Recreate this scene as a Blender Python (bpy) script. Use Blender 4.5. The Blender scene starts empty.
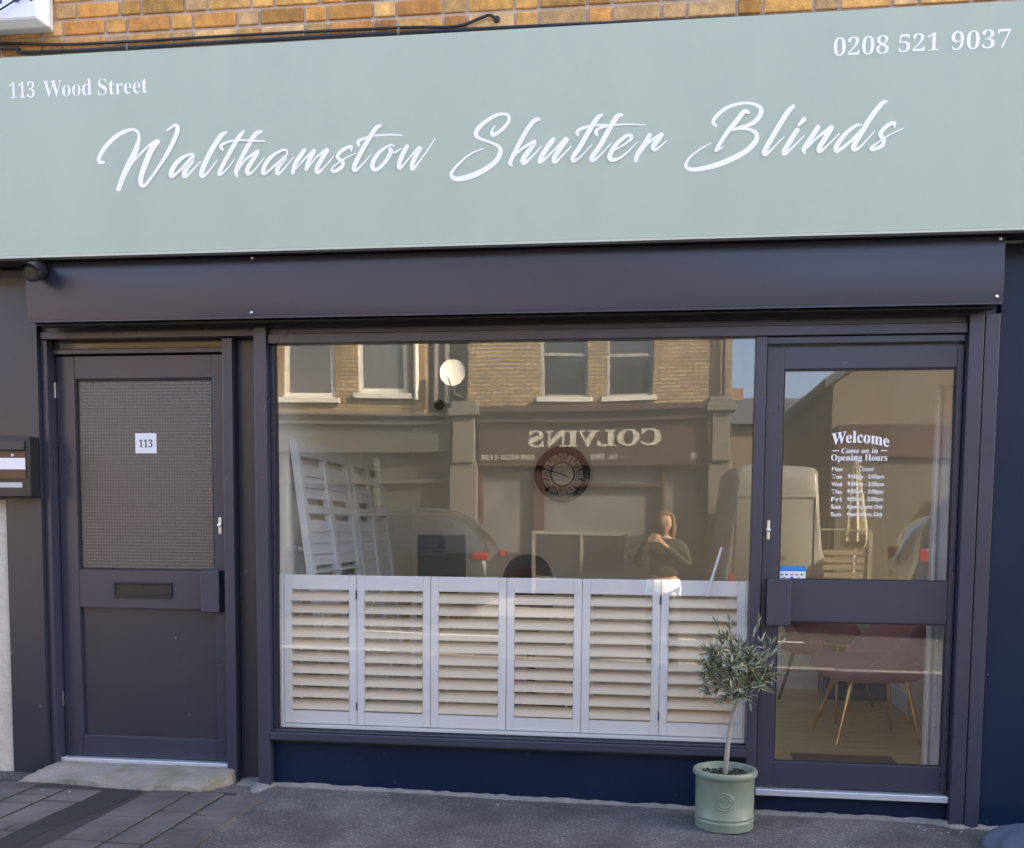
import bpy, bmesh, math, random
from mathutils import Vector, Matrix
random.seed(7)
R = math.radians
sc = bpy.context.scene
COL = sc.collection

# ------------------------------------------------------------------ camera
cam_d = bpy.data.cameras.new('camera')
cam_d.sensor_fit = 'HORIZONTAL'; cam_d.sensor_width = 36.0
cam_d.lens = 1006 * 36 / 1024
cam_d.shift_x = -0.0078; cam_d.shift_y = 0.1758
cam_d.clip_start = 0.02; cam_d.clip_end = 600
cam = bpy.data.objects.new('camera', cam_d); COL.objects.link(cam)
CAMH = 1.345
cr = Vector((0.99132667, 0.13112928, 0.00874858))
cd = Vector((0.01854497, -0.07367403, -0.99710993))
cf = Vector((-0.13010577, 0.98862392, -0.07546682))
M3 = Matrix((cr, -cd, -cf)).transposed()
cam.matrix_world = Matrix.Translation((0, -4.77, CAMH)) @ M3.to_4x4()
sc.camera = cam

# ------------------------------------------------------------------ sky, sun, exposure
SUN_EL, SUN_AZ = R(29), R(24)        # azimuth measured from +X (right along the facade) towards +Y (behind the shop)
w = bpy.data.worlds.new('World'); sc.world = w; w.use_nodes = True
nt = w.node_tree
sky = nt.nodes.new('ShaderNodeTexSky'); sky.sky_type = 'NISHITA'; sky.sun_disc = False
sky.sun_elevation = SUN_EL; sky.sun_rotation = R(90) - SUN_AZ
sky.air_density = 0.6; sky.dust_density = 3.5; sky.ozone_density = 0.05
nt.links.new(sky.outputs[0], nt.nodes['Background'].inputs[0])
nt.nodes['Background'].inputs[1].default_value = 0.15
sl = bpy.data.lights.new('sun', 'SUN'); sl.energy = 4.1; sl.angle = R(0.5); sl.color = (1.0, 0.89, 0.67)
so = bpy.data.objects.new('sun', sl); COL.objects.link(so)
sdir = Vector((math.cos(SUN_EL) * math.cos(SUN_AZ), math.cos(SUN_EL) * math.sin(SUN_AZ), math.sin(SUN_EL)))
so.rotation_euler = sdir.to_track_quat('Z', 'Y').to_euler(); so.location = (10, 0, 20)
sc.view_settings.view_transform = 'Standard'
sc.view_settings.look = 'None'; sc.view_settings.gamma = 1.0
sc.view_settings.use_curve_mapping = False
sc.view_settings.exposure = 2.9
try:
    sc.cycles.max_bounces = 10; sc.cycles.transparent_max_bounces = 24
    sc.cycles.glossy_bounces = 5; sc.cycles.diffuse_bounces = 5
    sc.cycles.use_denoising = True; sc.cycles.caustics_reflective = False; sc.cycles.caustics_refractive = False
except Exception:
    pass

# ------------------------------------------------------------------ materials
def mat(name, col, rough=0.5, metal=0.0, var=0.12, vscale=6.0, bump=0.0, bscale=60.0, spec=0.5, rvar=0.0, emit=None, coat=0.0, warp=0.0, wscale=1.5, speck=None):
    m = bpy.data.materials.new(name); m.use_nodes = True
    t = m.node_tree; L = t.links; p = t.nodes['Principled BSDF']
    p.inputs['Metallic'].default_value = metal
    p.inputs['Roughness'].default_value = rough
    p.inputs['Specular IOR Level'].default_value = spec
    p.inputs['Coat Weight'].default_value = coat
    tc = t.nodes.new('ShaderNodeTexCoord')
    nz = t.nodes.new('ShaderNodeTexNoise'); nz.inputs['Scale'].default_value = vscale; nz.inputs['Detail'].default_value = 6
    L.new(tc.outputs['Object'], nz.inputs['Vector'])
    mx = t.nodes.new('ShaderNodeMix'); mx.data_type = 'RGBA'
    mx.inputs[6].default_value = tuple(c * (1 - var) for c in col) + (1,)
    mx.inputs[7].default_value = tuple(min(1, c * (1 + var)) for c in col) + (1,)
    L.new(nz.outputs[0], mx.inputs[0]); L.new(mx.outputs[2], p.inputs['Base Color'])
    if speck:                                  # small pale scuffs and splashes
        v = t.nodes.new('ShaderNodeTexVoronoi'); v.inputs['Scale'].default_value = speck[0]
        L.new(tc.outputs['Object'], v.inputs['Vector'])
        nz2 = t.nodes.new('ShaderNodeTexNoise'); nz2.inputs['Scale'].default_value = speck[0] * 2.7; nz2.inputs['Detail'].default_value = 4; L.new(tc.outputs['Object'], nz2.inputs['Vector'])
        sm = t.nodes.new('ShaderNodeMath'); sm.operation = 'MULTIPLY_ADD'; sm.inputs[1].default_value = 0.25; L.new(nz2.outputs[0], sm.inputs[0]); L.new(v.outputs['Distance'], sm.inputs[2])
        mr2 = t.nodes.new('ShaderNodeMapRange'); mr2.inputs[1].default_value = speck[1] + 0.03; mr2.inputs[2].default_value = speck[1]; mr2.inputs[3].default_value = 0; mr2.inputs[4].default_value = speck[2]
        L.new(sm.outputs[0], mr2.inputs[0])
        m2 = t.nodes.new('ShaderNodeMix'); m2.data_type = 'RGBA'; L.new(mr2.outputs[0], m2.inputs[0]); L.new(mx.outputs[2], m2.inputs[6]); m2.inputs[7].default_value = tuple(speck[3]) + (1,)
        L.new(m2.outputs[2], p.inputs['Base Color'])
    if rvar:
        mr = t.nodes.new('ShaderNodeMapRange'); mr.inputs[3].default_value = max(0.02, rough - rvar); mr.inputs[4].default_value = min(1, rough + rvar)
        L.new(nz.outputs[0], mr.inputs[0]); L.new(mr.outputs[0], p.inputs['Roughness'])
    last = None
    if bump:
        nb = t.nodes.new('ShaderNodeTexNoise'); nb.inputs['Scale'].default_value = bscale; nb.inputs['Detail'].default_value = 5
        L.new(tc.outputs['Object'], nb.inputs['Vector'])
        b = t.nodes.new('ShaderNodeBump'); b.inputs['Strength'].default_value = bump; b.inputs['Distance'].default_value = 0.01
        L.new(nb.outputs[0], b.inputs['Height']); last = b
    if warp:
        nb = t.nodes.new('ShaderNodeTexNoise'); nb.inputs['Scale'].default_value = wscale; nb.inputs['Detail'].default_value = 1
        L.new(tc.outputs['Object'], nb.inputs['Vector'])
        b2 = t.nodes.new('ShaderNodeBump'); b2.inputs['Strength'].default_value = 1.0; b2.inputs['Distance'].default_value = warp
        L.new(nb.outputs[0], b2.inputs['Height'])
        if last: L.new(last.outputs[0], b2.inputs['Normal'])
        last = b2
    if last: L.new(last.outputs[0], p.inputs['Normal'])
    if emit:
        p.inputs['Emission Color'].default_value = tuple(emit[:3]) + (1,); p.inputs['Emission Strength'].default_value = emit[3]
    return m

def glass_mat(name, r0, tint=(0.93, 0.95, 0.93), warp=0.0, rough=0.0):
    m = bpy.data.materials.new(name); m.use_nodes = True
    t = m.node_tree; L = t.links; t.nodes.remove(t.nodes['Principled BSDF'])
    out = t.nodes['Material Output']
    tr = t.nodes.new('ShaderNodeBsdfTransparent'); tr.inputs[0].default_value = tint + (1,)
    gl = t.nodes.new('ShaderNodeBsdfGlossy'); gl.inputs['Roughness'].default_value = rough
    lw = t.nodes.new('ShaderNodeLayerWeight'); lw.inputs[0].default_value = 0.5
    pw = t.nodes.new('ShaderNodeMath'); pw.operation = 'POWER'; pw.inputs[1].default_value = 4
    ml = t.nodes.new('ShaderNodeMath'); ml.operation = 'MULTIPLY_ADD'; ml.inputs[1].default_value = 1 - r0; ml.inputs[2].default_value = r0
    L.new(lw.outputs['Facing'], pw.inputs[0]); L.new(pw.outputs[0], ml.inputs[0])
    mx = t.nodes.new('ShaderNodeMixShader')
    L.new(ml.outputs[0], mx.inputs[0]); L.new(tr.outputs[0], mx.inputs[1]); L.new(gl.outputs[0], mx.inputs[2])
    L.new(mx.outputs[0], out.inputs[0])
    if warp:
        tc = t.nodes.new('ShaderNodeTexCoord'); nb = t.nodes.new('ShaderNodeTexNoise'); nb.inputs['Scale'].default_value = 1.3; nb.inputs['Detail'].default_value = 0
        L.new(tc.outputs['Object'], nb.inputs['Vector'])
        b = t.nodes.new('ShaderNodeBump'); b.inputs['Distance'].default_value = warp; L.new(nb.outputs[0], b.inputs['Height'])
        L.new(b.outputs[0], gl.inputs['Normal'])
    return m

def brick_mat(name, c1, c2, mortar, scale=1.0, bw=0.225, bh=0.075, ms=0.012, bump=0.4):
    m = bpy.data.materials.new(name); m.use_nodes = True
    t = m.node_tree; L = t.links; p = t.nodes['Principled BSDF']; p.inputs['Roughness'].default_value = 0.9
    tc = t.nodes.new('ShaderNodeTexCoord'); sp = t.nodes.new('ShaderNodeSeparateXYZ'); cb = t.nodes.new('ShaderNodeCombineXYZ')
    ad = t.nodes.new('ShaderNodeMath'); ad.operation = 'ADD'
    L.new(tc.outputs['Object'], sp.inputs[0]); L.new(sp.outputs[0], ad.inputs[0]); L.new(sp.outputs[1], ad.inputs[1])
    L.new(ad.outputs[0], cb.inputs[0]); L.new(sp.outputs[2], cb.inputs[1])
    br = t.nodes.new('ShaderNodeTexBrick'); br.inputs['Scale'].default_value = scale
    br.inputs['Brick Width'].default_value = bw; br.inputs['Row Height'].default_value = bh; br.inputs['Mortar Size'].default_value = ms
    br.inputs['Color1'].default_value = c1 + (1,); br.inputs['Color2'].default_value = c2 + (1,); br.inputs['Mortar'].default_value = mortar + (1,)
    L.new(cb.outputs[0], br.inputs['Vector'])
    nz = t.nodes.new('ShaderNodeTexNoise'); nz.inputs['Scale'].default_value = 3; nz.inputs['Detail'].default_value = 8; L.new(tc.outputs['Object'], nz.inputs['Vector'])
    mr = t.nodes.new('ShaderNodeMapRange'); mr.inputs[1].default_value = 0.25; mr.inputs[2].default_value = 0.75; mr.inputs[3].default_value = 0.65; mr.inputs[4].default_value = 1.25
    L.new(nz.outputs[0], mr.inputs[0])
    mx = t.nodes.new('ShaderNodeMix'); mx.data_type = 'RGBA'; mx.blend_type = 'MULTIPLY'; mx.inputs[0].default_value = 1
    L.new(br.outputs[0], mx.inputs[6]); L.new(mr.outputs[0], mx.inputs[7]); L.new(mx.outputs[2], p.inputs['Base Color'])
    b = t.nodes.new('ShaderNodeBump'); b.inputs['Strength'].default_value = bump; b.inputs['Distance'].default_value = 0.01; b.invert = True
    L.new(br.outputs['Fac'], b.inputs['Height']); L.new(b.outputs[0], p.inputs['Normal'])
    return m

# ------------------------------------------------------------------ mesh helpers
def box(bm, x0, x1, y0, y1, z0, z1, bev=0.0, seg=2, M=None):
    vs = [bm.verts.new((x, y, z)) for x in (x0, x1) for y in (y0, y1) for z in (z0, z1)]
    f = [bm.faces.new([vs[i] for i in q]) for q in ((0, 1, 3, 2), (4, 6, 7, 5), (0, 4, 5, 1), (2, 3, 7, 6), (0, 2, 6, 4), (1, 5, 7, 3))]
    if bev > 0:
        es = {e for a in f for e in a.edges}
        r = bmesh.ops.bevel(bm, geom=list(es), offset=bev, segments=seg, profile=0.5, affect='EDGES')
        vs = list({v for a in r['faces'] for v in a.verts} | {v for v in vs if v.is_valid})
    if M is not None:
        bmesh.ops.transform(bm, matrix=M, verts=[v for v in vs if v.is_valid])
    return vs

def tube(bm, pts, rad, n=10, caps=True):
    pts = [Vector(p) for p in pts]
    rs = rad if isinstance(rad, (list, tuple)) else [rad] * len(pts)
    rings = []; up = Vector((0.123, 0.31, 0.94)).normalized(); prev = None
    for i, p in enumerate(pts):
        d = (pts[min(i + 1, len(pts) - 1)] - pts[max(i - 1, 0)]).normalized()
        a = prev if prev is not None else up
        s = a - d * a.dot(d)
        if s.length < 1e-4: s = Vector((1, 0, 0)) - d * d.x
        s.normalize(); prev = s; u = d.cross(s)
        rings.append([bm.verts.new(p + (s * math.cos(k * 2 * math.pi / n) + u * math.sin(k * 2 * math.pi / n)) * rs[i]) for k in range(n)])
    for a, b in zip(rings, rings[1:]):
        for k in range(n): bm.faces.new((a[k], a[(k + 1) % n], b[(k + 1) % n], b[k]))
    if caps:
        bm.faces.new(rings[0][::-1]); bm.faces.new(rings[-1])

def lathe(bm, prof, n=32, c=(0, 0, 0), sx=1.0, sy=1.0, close=False, M=None):
    rings = []; made = []
    for r, z in prof:
        ring = [bm.verts.new((c[0] + sx * r * math.cos(2 * math.pi * k / n), c[1] + sy * r * math.sin(2 * math.pi * k / n), c[2] + z)) for k in range(n)]
        rings.append(ring); made += ring
    for a, b in zip(rings, rings[1:]):
        for k in range(n): bm.faces.new((a[k], a[(k + 1) % n], b[(k + 1) % n], b[k]))
    if not close:
        bm.faces.new(rings[0][::-1]); bm.faces.new(rings[-1])
    if M is not None: bmesh.ops.transform(bm, matrix=M, verts=made)

def blob(bm, c, r, sx=1, sy=1, sz=1, sub=3):
    return bmesh.ops.create_icosphere(bm, subdivisions=sub, radius=r, matrix=Matrix.Translation(c) @ Matrix.Diagonal((sx, sy, sz, 1)))['verts']

def prism(bm, poly, a, b, axis='Y'):
    """polygon given in the two other axes, extruded from a to b"""
    def P(u, v, t): return (u, t, v) if axis == 'Y' else ((t, u, v) if axis == 'X' else (u, v, t))
    A = [bm.verts.new(P(u, v, a)) for u, v in poly]; B = [bm.verts.new(P(u, v, b)) for u, v in poly]
    n = len(poly)
    bm.faces.new(A); bm.faces.new(B[::-1])
    for i in range(n): bm.faces.new((A[i], B[i], B[(i + 1) % n], A[(i + 1) % n]))

def origin_of(o):
    v = Vector((0, 0, 0))
    while o is not None:
        v += o.location; o = o.parent
    return v

def part(name, bm, m, parent=None, smooth=False, label=None):
    bmesh.ops.remove_doubles(bm, verts=bm.verts, dist=1e-6)
    bmesh.ops.recalc_face_normals(bm, faces=bm.faces)
    me = bpy.data.meshes.new(name)
    if parent is not None:
        bmesh.ops.translate(bm, vec=-origin_of(parent), verts=bm.verts)
    bm.to_mesh(me); bm.free()
    for q in (m if isinstance(m, (list, tuple)) else [m]): me.materials.append(q)
    if smooth:
        me.polygons.foreach_set('use_smooth', [True] * len(me.polygons))
        if smooth != 'full':
            try: me.set_sharp_from_angle(angle=R(40))
            except Exception: pass
    o = bpy.data.objects.new(name, me); COL.objects.link(o)
    if parent is not None: o.parent = parent
    if label: o['label'] = label
    return o

def B(name, m, parent, *boxes, bev=0.002, label=None, seg=2):
    bm = bmesh.new()
    for b in boxes: box(bm, *b, bev=bev, seg=seg)
    return part(name, bm, m, parent, label=label)

def thing(name, label, cat, loc=(0, 0, 0), group=None):
    o = bpy.data.objects.new(name, None); COL.objects.link(o); o.location = loc
    o.empty_display_size = 0.1
    o['label'] = label; o['category'] = cat
    if group: o['group'] = group
    return o

def tag(o, label, cat, group=None):
    o['label'] = label; o['category'] = cat
    if group: o['group'] = group
    return o

def struct(name, bm, m, smooth=False):
    o = part(name, bm, m, None, smooth); o['kind'] = 'structure'; return o

def copy_tree(o, parent=None):
    c = o.copy(); COL.objects.link(c)
    if parent is not None: c.parent = parent
    for ch in list(o.children): copy_tree(ch, c)
    return c

# lettering: the maths alphabets hold serif letters, so no font file is needed
def serif(s):
    o = ''
    for c in s:
        if 'A' <= c <= 'Z': o += chr(0x1D400 + ord(c) - 65)
        elif 'a' <= c <= 'z': o += chr(0x1D41A + ord(c) - 97)
        elif '0' <= c <= '9': o += chr(0x1D7CE + ord(c) - 48)
        else: o += c
    return o
def serif_it(s):
    o = ''
    for c in s:
        if 'A' <= c <= 'Z': o += chr(0x1D468 + ord(c) - 65)
        elif 'a' <= c <= 'z': o += chr(0x1D482 + ord(c) - 97)
        else: o += c
    return o

def text_bm(bm, s, x0, x1, z0, z1, y, depth=0.001, offset=0.0, mirror=False, bend=0.0, slope=0.0):
    """write s so that it fills x0..x1 by z0..z1 on a wall facing -Y at y (mirror: a wall facing +Y)"""
    cu = bpy.data.curves.new('txt', 'FONT'); cu.body = s; cu.size = 1; cu.offset = offset; cu.resolution_u = 4
    ob = bpy.data.objects.new('txt', cu); COL.objects.link(ob)
    dg = bpy.context.evaluated_depsgraph_get(); dg.update()
    me = bpy.data.meshes.new_from_object(ob.evaluated_get(dg))
    bpy.data.objects.remove(ob); bpy.data.curves.remove(cu)
    t = bmesh.new(); t.from_mesh(me); bpy.data.meshes.remove(me)
    xs = [v.co.x for v in t.verts]; ys = [v.co.y for v in t.verts]
    a, b, c, d = min(xs), max(xs), min(ys), max(ys)
    for v in t.verts:
        u = (v.co.x - a) / (b - a); q = (v.co.y - c) / (d - c)
        X = x0 + (x1 - x0) * ((1 - u) if mirror else u)
        Z = z0 + (z1 - z0) * q + bend * (1 - (2 * u - 1) ** 2) + slope * (u - 0.5)
        v.co = (X, y, Z)
    for v in t.verts: v.co.y += depth if mirror else -depth      # cut vinyl: flat
    tmp = bpy.data.meshes.new('t'); t.to_mesh(tmp); t.free(); bm.from_mesh(tmp); bpy.data.meshes.remove(tmp)

def spline(pts, n=6):
    out = []
    P = [pts[0]] + list(pts) + [pts[-1]]
    for i in range(1, len(P) - 2):
        p0, p1, p2, p3 = P[i - 1], P[i], P[i + 1], P[i + 2]
        for k in range(n):
            t = k / n
            out.append(tuple(0.5 * (2 * b + (c - a) * t + (2 * a - 5 * b + 4 * c - d) * t * t + (3 * b - a - 3 * c + d) * t ** 3) for a, b, c, d in zip(p0, p1, p2, p3)))
    out.append(tuple(pts[-1]))
    return out

def brush(bm, pts, y, depth):
    """one brush stroke: (x, z, width) along a smooth path, raised off the board"""
    s = spline(pts, 7); L = []; Rr = []
    for i, (x, z, wd) in enumerate(s):
        a = s[max(i - 1, 0)]; b = s[min(i + 1, len(s) - 1)]
        dx, dz = b[0] - a[0], b[1] - a[1]; l = math.hypot(dx, dz) or 1
        nx, nz_ = -dz / l, dx / l
        L.append((x + nx * wd / 2, z + nz_ * wd / 2)); Rr.append((x - nx * wd / 2, z - nz_ * wd / 2))
    l1 = [bm.verts.new((p[0], y - depth - k * 5e-6, p[1])) for k, p in enumerate(L)]; r1 = [bm.verts.new((p[0], y - depth - k * 5e-6, p[1])) for k, p in enumerate(Rr)]
    for i in range(len(s) - 1): bm.faces.new((l1[i], l1[i + 1], r1[i + 1], r1[i]))
    for x, z, wd in (s[0], s[-1]):                       # round ends
        bm.faces.new([bm.verts.new((x + wd / 2 * math.cos(k * math.pi / 6), y - depth + 0.00004, z + wd / 2 * math.sin(k * math.pi / 6))) for k in range(12)])

def skin_mesh(nodes, edges, sub=2, roots=(0,)):
    """nodes: (x, y, z, rx, ry); grows one continuous skin over the edges"""
    me = bpy.data.meshes.new('sk'); me.from_pydata([n[:3] for n in nodes], edges, [])
    ob = bpy.data.objects.new('sk', me); COL.objects.link(ob)
    sk = ob.modifiers.new('s', 'SKIN'); sk.use_smooth_shade = True
    for i, n in enumerate(nodes):
        me.skin_vertices[0].data[i].radius = (n[3], n[4] if len(n) > 4 else n[3])
        me.skin_vertices[0].data[i].use_root = i in roots
    ss = ob.modifiers.new('u', 'SUBSURF'); ss.levels = sub; ss.render_levels = sub
    dg = bpy.context.evaluated_depsgraph_get(); dg.update()
    out = bpy.data.meshes.new_from_object(ob.evaluated_get(dg))
    bpy.data.objects.remove(ob)
    bm = bmesh.new(); bm.from_mesh(out); bpy.data.meshes.remove(out)
    return bm
STROKES = [
 [(-2.57,3.026,0.0109),(-2.589,3.028,0.0177),(-2.592,3.049,0.019),(-2.56,3.094,0.0204),(-2.505,3.141,0.0204),(-2.45,3.164,0.0163),(-2.417,3.167,0.0122),(-2.397,3.152,0.0136),(-2.394,3.124,0.0163),(-2.412,3.07,0.0272),(-2.447,3.009,0.0299),(-2.479,2.949,0.0259),(-2.499,2.903,0.0231)],
 [(-2.472,2.967,0.0082),(-2.406,3.039,0.0095),(-2.345,3.092,0.0109),(-2.304,3.113,0.015)],
 [(-2.299,3.107,0.0204),(-2.332,3.073,0.0286),(-2.359,3.019,0.0286),(-2.384,2.958,0.0259),(-2.386,2.921,0.0231),(-2.368,2.914,0.0163),(-2.334,2.95,0.0136),(-2.286,3.01,0.0163),(-2.245,3.069,0.0218),(-2.21,3.135,0.0231),(-2.203,3.165,0.0218),(-2.213,3.177,0.015),(-2.233,3.169,0.0122),(-2.255,3.155,0.0082)],
 [(-2.126,3.028,0.0095),(-2.129,3.043,0.0109),(-2.149,3.044,0.0122),(-2.192,3.024,0.0204),(-2.226,2.989,0.0245),(-2.239,2.956,0.0231),(-2.226,2.952,0.015),(-2.187,2.981,0.0122),(-2.136,3.032,0.015)],
 [(-2.136,3.016,0.0204),(-2.167,2.981,0.0245),(-2.176,2.952,0.0231),(-2.159,2.953,0.0136),(-2.127,2.982,0.0082),(-2.096,3.012,0.0054)],
 [(-1.97,3.136,0.0122),(-1.996,3.12,0.0231),(-2.04,3.061,0.0245),(-2.08,2.99,0.0245),(-2.091,2.952,0.0231),(-2.076,2.948,0.0136),(-2.047,2.976,0.0082),(-2.014,3.015,0.0054)],
 [(-1.886,3.137,0.014),(-1.912,3.107,0.021),(-1.949,3.052,0.021),(-1.984,2.996,0.021),(-2.005,2.955,0.0198),(-1.993,2.952,0.0117),(-1.961,2.979,0.007),(-1.93,3.015,0.0047)],
 [(-1.988,3.061,0.014),(-1.995,3.077,0.0152),(-1.965,3.091,0.0117),(-1.915,3.098,0.0087),(-1.848,3.093,0.0093),(-1.814,3.09,0.0082),(-1.784,3.088,0.0058)],
 [(-1.803,3.133,0.0128),(-1.831,3.122,0.021),(-1.865,3.074,0.021),(-1.91,2.998,0.021),(-1.925,2.96,0.0198),(-1.921,2.941,0.0117)],
 [(-1.917,2.962,0.007),(-1.877,3.013,0.0105),(-1.82,3.046,0.0163)],
 [(-1.819,3.039,0.0163),(-1.849,3.001,0.0222),(-1.871,2.966,0.021),(-1.866,2.949,0.0198),(-1.847,2.954,0.0105),(-1.816,2.984,0.007),(-1.788,3.017,0.0047)],
 [(-1.679,3.026,0.0082),(-1.682,3.043,0.0093),(-1.701,3.046,0.0105),(-1.748,3.023,0.0175),(-1.782,2.988,0.021),(-1.795,2.952,0.0198),(-1.782,2.947,0.0128),(-1.743,2.976,0.0105),(-1.687,3.018,0.0128)],
 [(-1.69,3.01,0.0175),(-1.721,2.978,0.021),(-1.73,2.953,0.0198),(-1.719,2.944,0.0117),(-1.688,2.974,0.007),(-1.651,3.014,0.0047)],
 [(-1.599,3.043,0.0175),(-1.615,3.023,0.021),(-1.643,2.983,0.021),(-1.654,2.946,0.0187)],
 [(-1.644,2.957,0.0058),(-1.599,3.002,0.0093),(-1.555,3.038,0.0163)],
 [(-1.552,3.035,0.0187),(-1.577,2.996,0.021),(-1.59,2.958,0.0187)],
 [(-1.586,2.96,0.0058),(-1.544,3.01,0.0093),(-1.494,3.041,0.0163)],
 [(-1.493,3.036,0.0198),(-1.522,2.994,0.0222),(-1.542,2.959,0.021),(-1.535,2.943,0.0175),(-1.509,2.962,0.0082),(-1.462,3.01,0.0047)],
 [(-1.381,3.032,0.0093),(-1.38,3.049,0.014),(-1.41,3.041,0.0175),(-1.44,3.017,0.0175),(-1.441,3.0,0.0163),(-1.42,2.985,0.0163),(-1.423,2.964,0.0175),(-1.452,2.945,0.0175),(-1.469,2.947,0.014),(-1.467,2.96,0.0093),(-1.441,2.98,0.0076),(-1.397,3.004,0.0064),(-1.359,3.019,0.0047)],
 [(-1.242,3.135,0.0117),(-1.265,3.124,0.021),(-1.299,3.077,0.0222),(-1.343,3.008,0.0222),(-1.367,2.957,0.021),(-1.359,2.944,0.0152),(-1.332,2.966,0.0082),(-1.287,3.011,0.0047)],
 [(-1.345,3.055,0.0128),(-1.349,3.071,0.014),(-1.321,3.083,0.0128),(-1.272,3.093,0.0093),(-1.207,3.095,0.0082),(-1.147,3.09,0.0058)],
 [(-1.183,3.046,0.007),(-1.207,3.047,0.0093),(-1.251,3.019,0.0163),(-1.279,2.98,0.021),(-1.279,2.95,0.0198),(-1.256,2.948,0.0152),(-1.218,2.983,0.0175),(-1.198,3.02,0.0198),(-1.203,3.034,0.014)],
 [(-1.203,3.025,0.007),(-1.18,3.016,0.0082),(-1.147,3.033,0.0052)],
 [(-1.124,3.039,0.0198),(-1.143,3.005,0.0222),(-1.159,2.965,0.021),(-1.155,2.946,0.0163),(-1.132,2.967,0.0082),(-1.095,3.008,0.0082),(-1.068,3.032,0.0152)],
 [(-1.065,3.029,0.021),(-1.084,2.998,0.0222),(-1.101,2.959,0.0198),(-1.096,2.942,0.0152),(-1.068,2.972,0.0082),(-1.03,3.021,0.0058),(-0.996,3.07,0.0047)],
 [(-0.726,3.112,0.0051),(-0.739,3.093,0.0114),(-0.737,3.077,0.0177),(-0.722,3.078,0.0177),(-0.688,3.101,0.0164),(-0.665,3.13,0.0152),(-0.667,3.152,0.0139),(-0.684,3.161,0.0126),(-0.722,3.157,0.0152),(-0.773,3.129,0.0177),(-0.804,3.101,0.0202),(-0.81,3.078,0.0202),(-0.795,3.062,0.0139),(-0.75,3.044,0.0101),(-0.71,3.024,0.0152),(-0.701,2.999,0.0215),(-0.721,2.961,0.0227),(-0.772,2.925,0.024),(-0.834,2.9,0.0253),(-0.892,2.89,0.0215),(-0.916,2.9,0.019),(-0.919,2.92,0.0152),(-0.886,2.957,0.0101),(-0.835,2.996,0.0076),(-0.777,3.017,0.0051)],
 [(-0.528,3.131,0.0114),(-0.548,3.129,0.0202),(-0.581,3.092,0.0202),(-0.625,3.018,0.0202),(-0.654,2.959,0.019),(-0.657,2.948,0.0164),(-0.646,2.938,0.0063)],
 [(-0.647,2.97,0.0076),(-0.602,3.011,0.0114),(-0.549,3.038,0.0164)],
 [(-0.549,3.032,0.0177),(-0.58,2.994,0.0227),(-0.601,2.96,0.0215),(-0.592,2.95,0.0164),(-0.563,2.972,0.0088),(-0.52,3.016,0.0051)],
 [(-0.468,3.043,0.0215),(-0.496,3.007,0.0227),(-0.522,2.965,0.0215),(-0.522,2.95,0.0164),(-0.495,2.969,0.0088),(-0.451,3.011,0.0088),(-0.412,3.046,0.0152)],
 [(-0.409,3.04,0.0215),(-0.44,2.999,0.0227),(-0.463,2.963,0.0202),(-0.457,2.947,0.0152),(-0.428,2.972,0.0088),(-0.387,3.012,0.0051)],
 [(-0.254,3.137,0.0117),(-0.274,3.127,0.021),(-0.309,3.075,0.0222),(-0.349,3.007,0.0222),(-0.379,2.965,0.021),(-0.373,2.948,0.0152),(-0.344,2.967,0.0082),(-0.297,3.015,0.0047)],
 [(-0.359,3.06,0.0128),(-0.362,3.074,0.0152),(-0.335,3.088,0.0128),(-0.284,3.097,0.0105),(-0.233,3.097,0.0082)],
 [(-0.168,3.134,0.0117),(-0.188,3.131,0.021),(-0.218,3.086,0.0222),(-0.262,3.009,0.0222),(-0.297,2.961,0.021),(-0.289,2.949,0.0152),(-0.262,2.969,0.0082),(-0.212,3.018,0.0047)],
 [(-0.276,3.056,0.0128),(-0.281,3.07,0.014),(-0.259,3.085,0.0117),(-0.208,3.093,0.0093),(-0.142,3.094,0.007),(-0.066,3.088,0.0047)],
 [(-0.211,2.981,0.007),(-0.161,3.007,0.0082),(-0.127,3.033,0.014),(-0.13,3.047,0.0128),(-0.151,3.043,0.0163),(-0.191,3.011,0.0198),(-0.218,2.967,0.0222),(-0.211,2.948,0.0187),(-0.18,2.951,0.0117),(-0.145,2.974,0.0082),(-0.102,3.016,0.0047)],
 [(-0.048,3.046,0.0187),(-0.07,3.006,0.0222),(-0.097,2.968,0.021),(-0.106,2.941,0.0163)],
 [(-0.097,2.963,0.0058),(-0.05,3.015,0.0105),(0.002,3.046,0.0175)],
 [(0.004,3.044,0.0175),(-0.015,3.019,0.0222),(-0.033,2.995,0.0198),(-0.024,2.983,0.0152),(-0.004,2.994,0.0082),(0.026,3.02,0.0047)],
 [(0.371,3.12,0.0117),(0.351,3.125,0.021),(0.322,3.09,0.0222),(0.279,3.039,0.0198),(0.246,2.986,0.0175),(0.237,2.968,0.0128),(0.267,2.982,0.0047)],
 [(0.235,3.072,0.0105),(0.222,3.087,0.014),(0.232,3.109,0.0163),(0.272,3.143,0.0152),(0.326,3.16,0.0128),(0.375,3.16,0.0117),(0.414,3.144,0.0152),(0.422,3.12,0.0198),(0.401,3.087,0.0198),(0.367,3.069,0.0152),(0.328,3.061,0.0117),(0.299,3.05,0.007)],
 [(0.299,3.05,0.007),(0.338,3.056,0.0105),(0.377,3.051,0.0128),(0.404,3.033,0.0175),(0.403,3.004,0.0222),(0.37,2.967,0.0222),(0.311,2.935,0.0245),(0.238,2.908,0.0233),(0.164,2.894,0.0198),(0.125,2.896,0.0163),(0.109,2.913,0.014),(0.128,2.947,0.0093),(0.172,2.979,0.007),(0.214,3.001,0.0047)],
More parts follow.
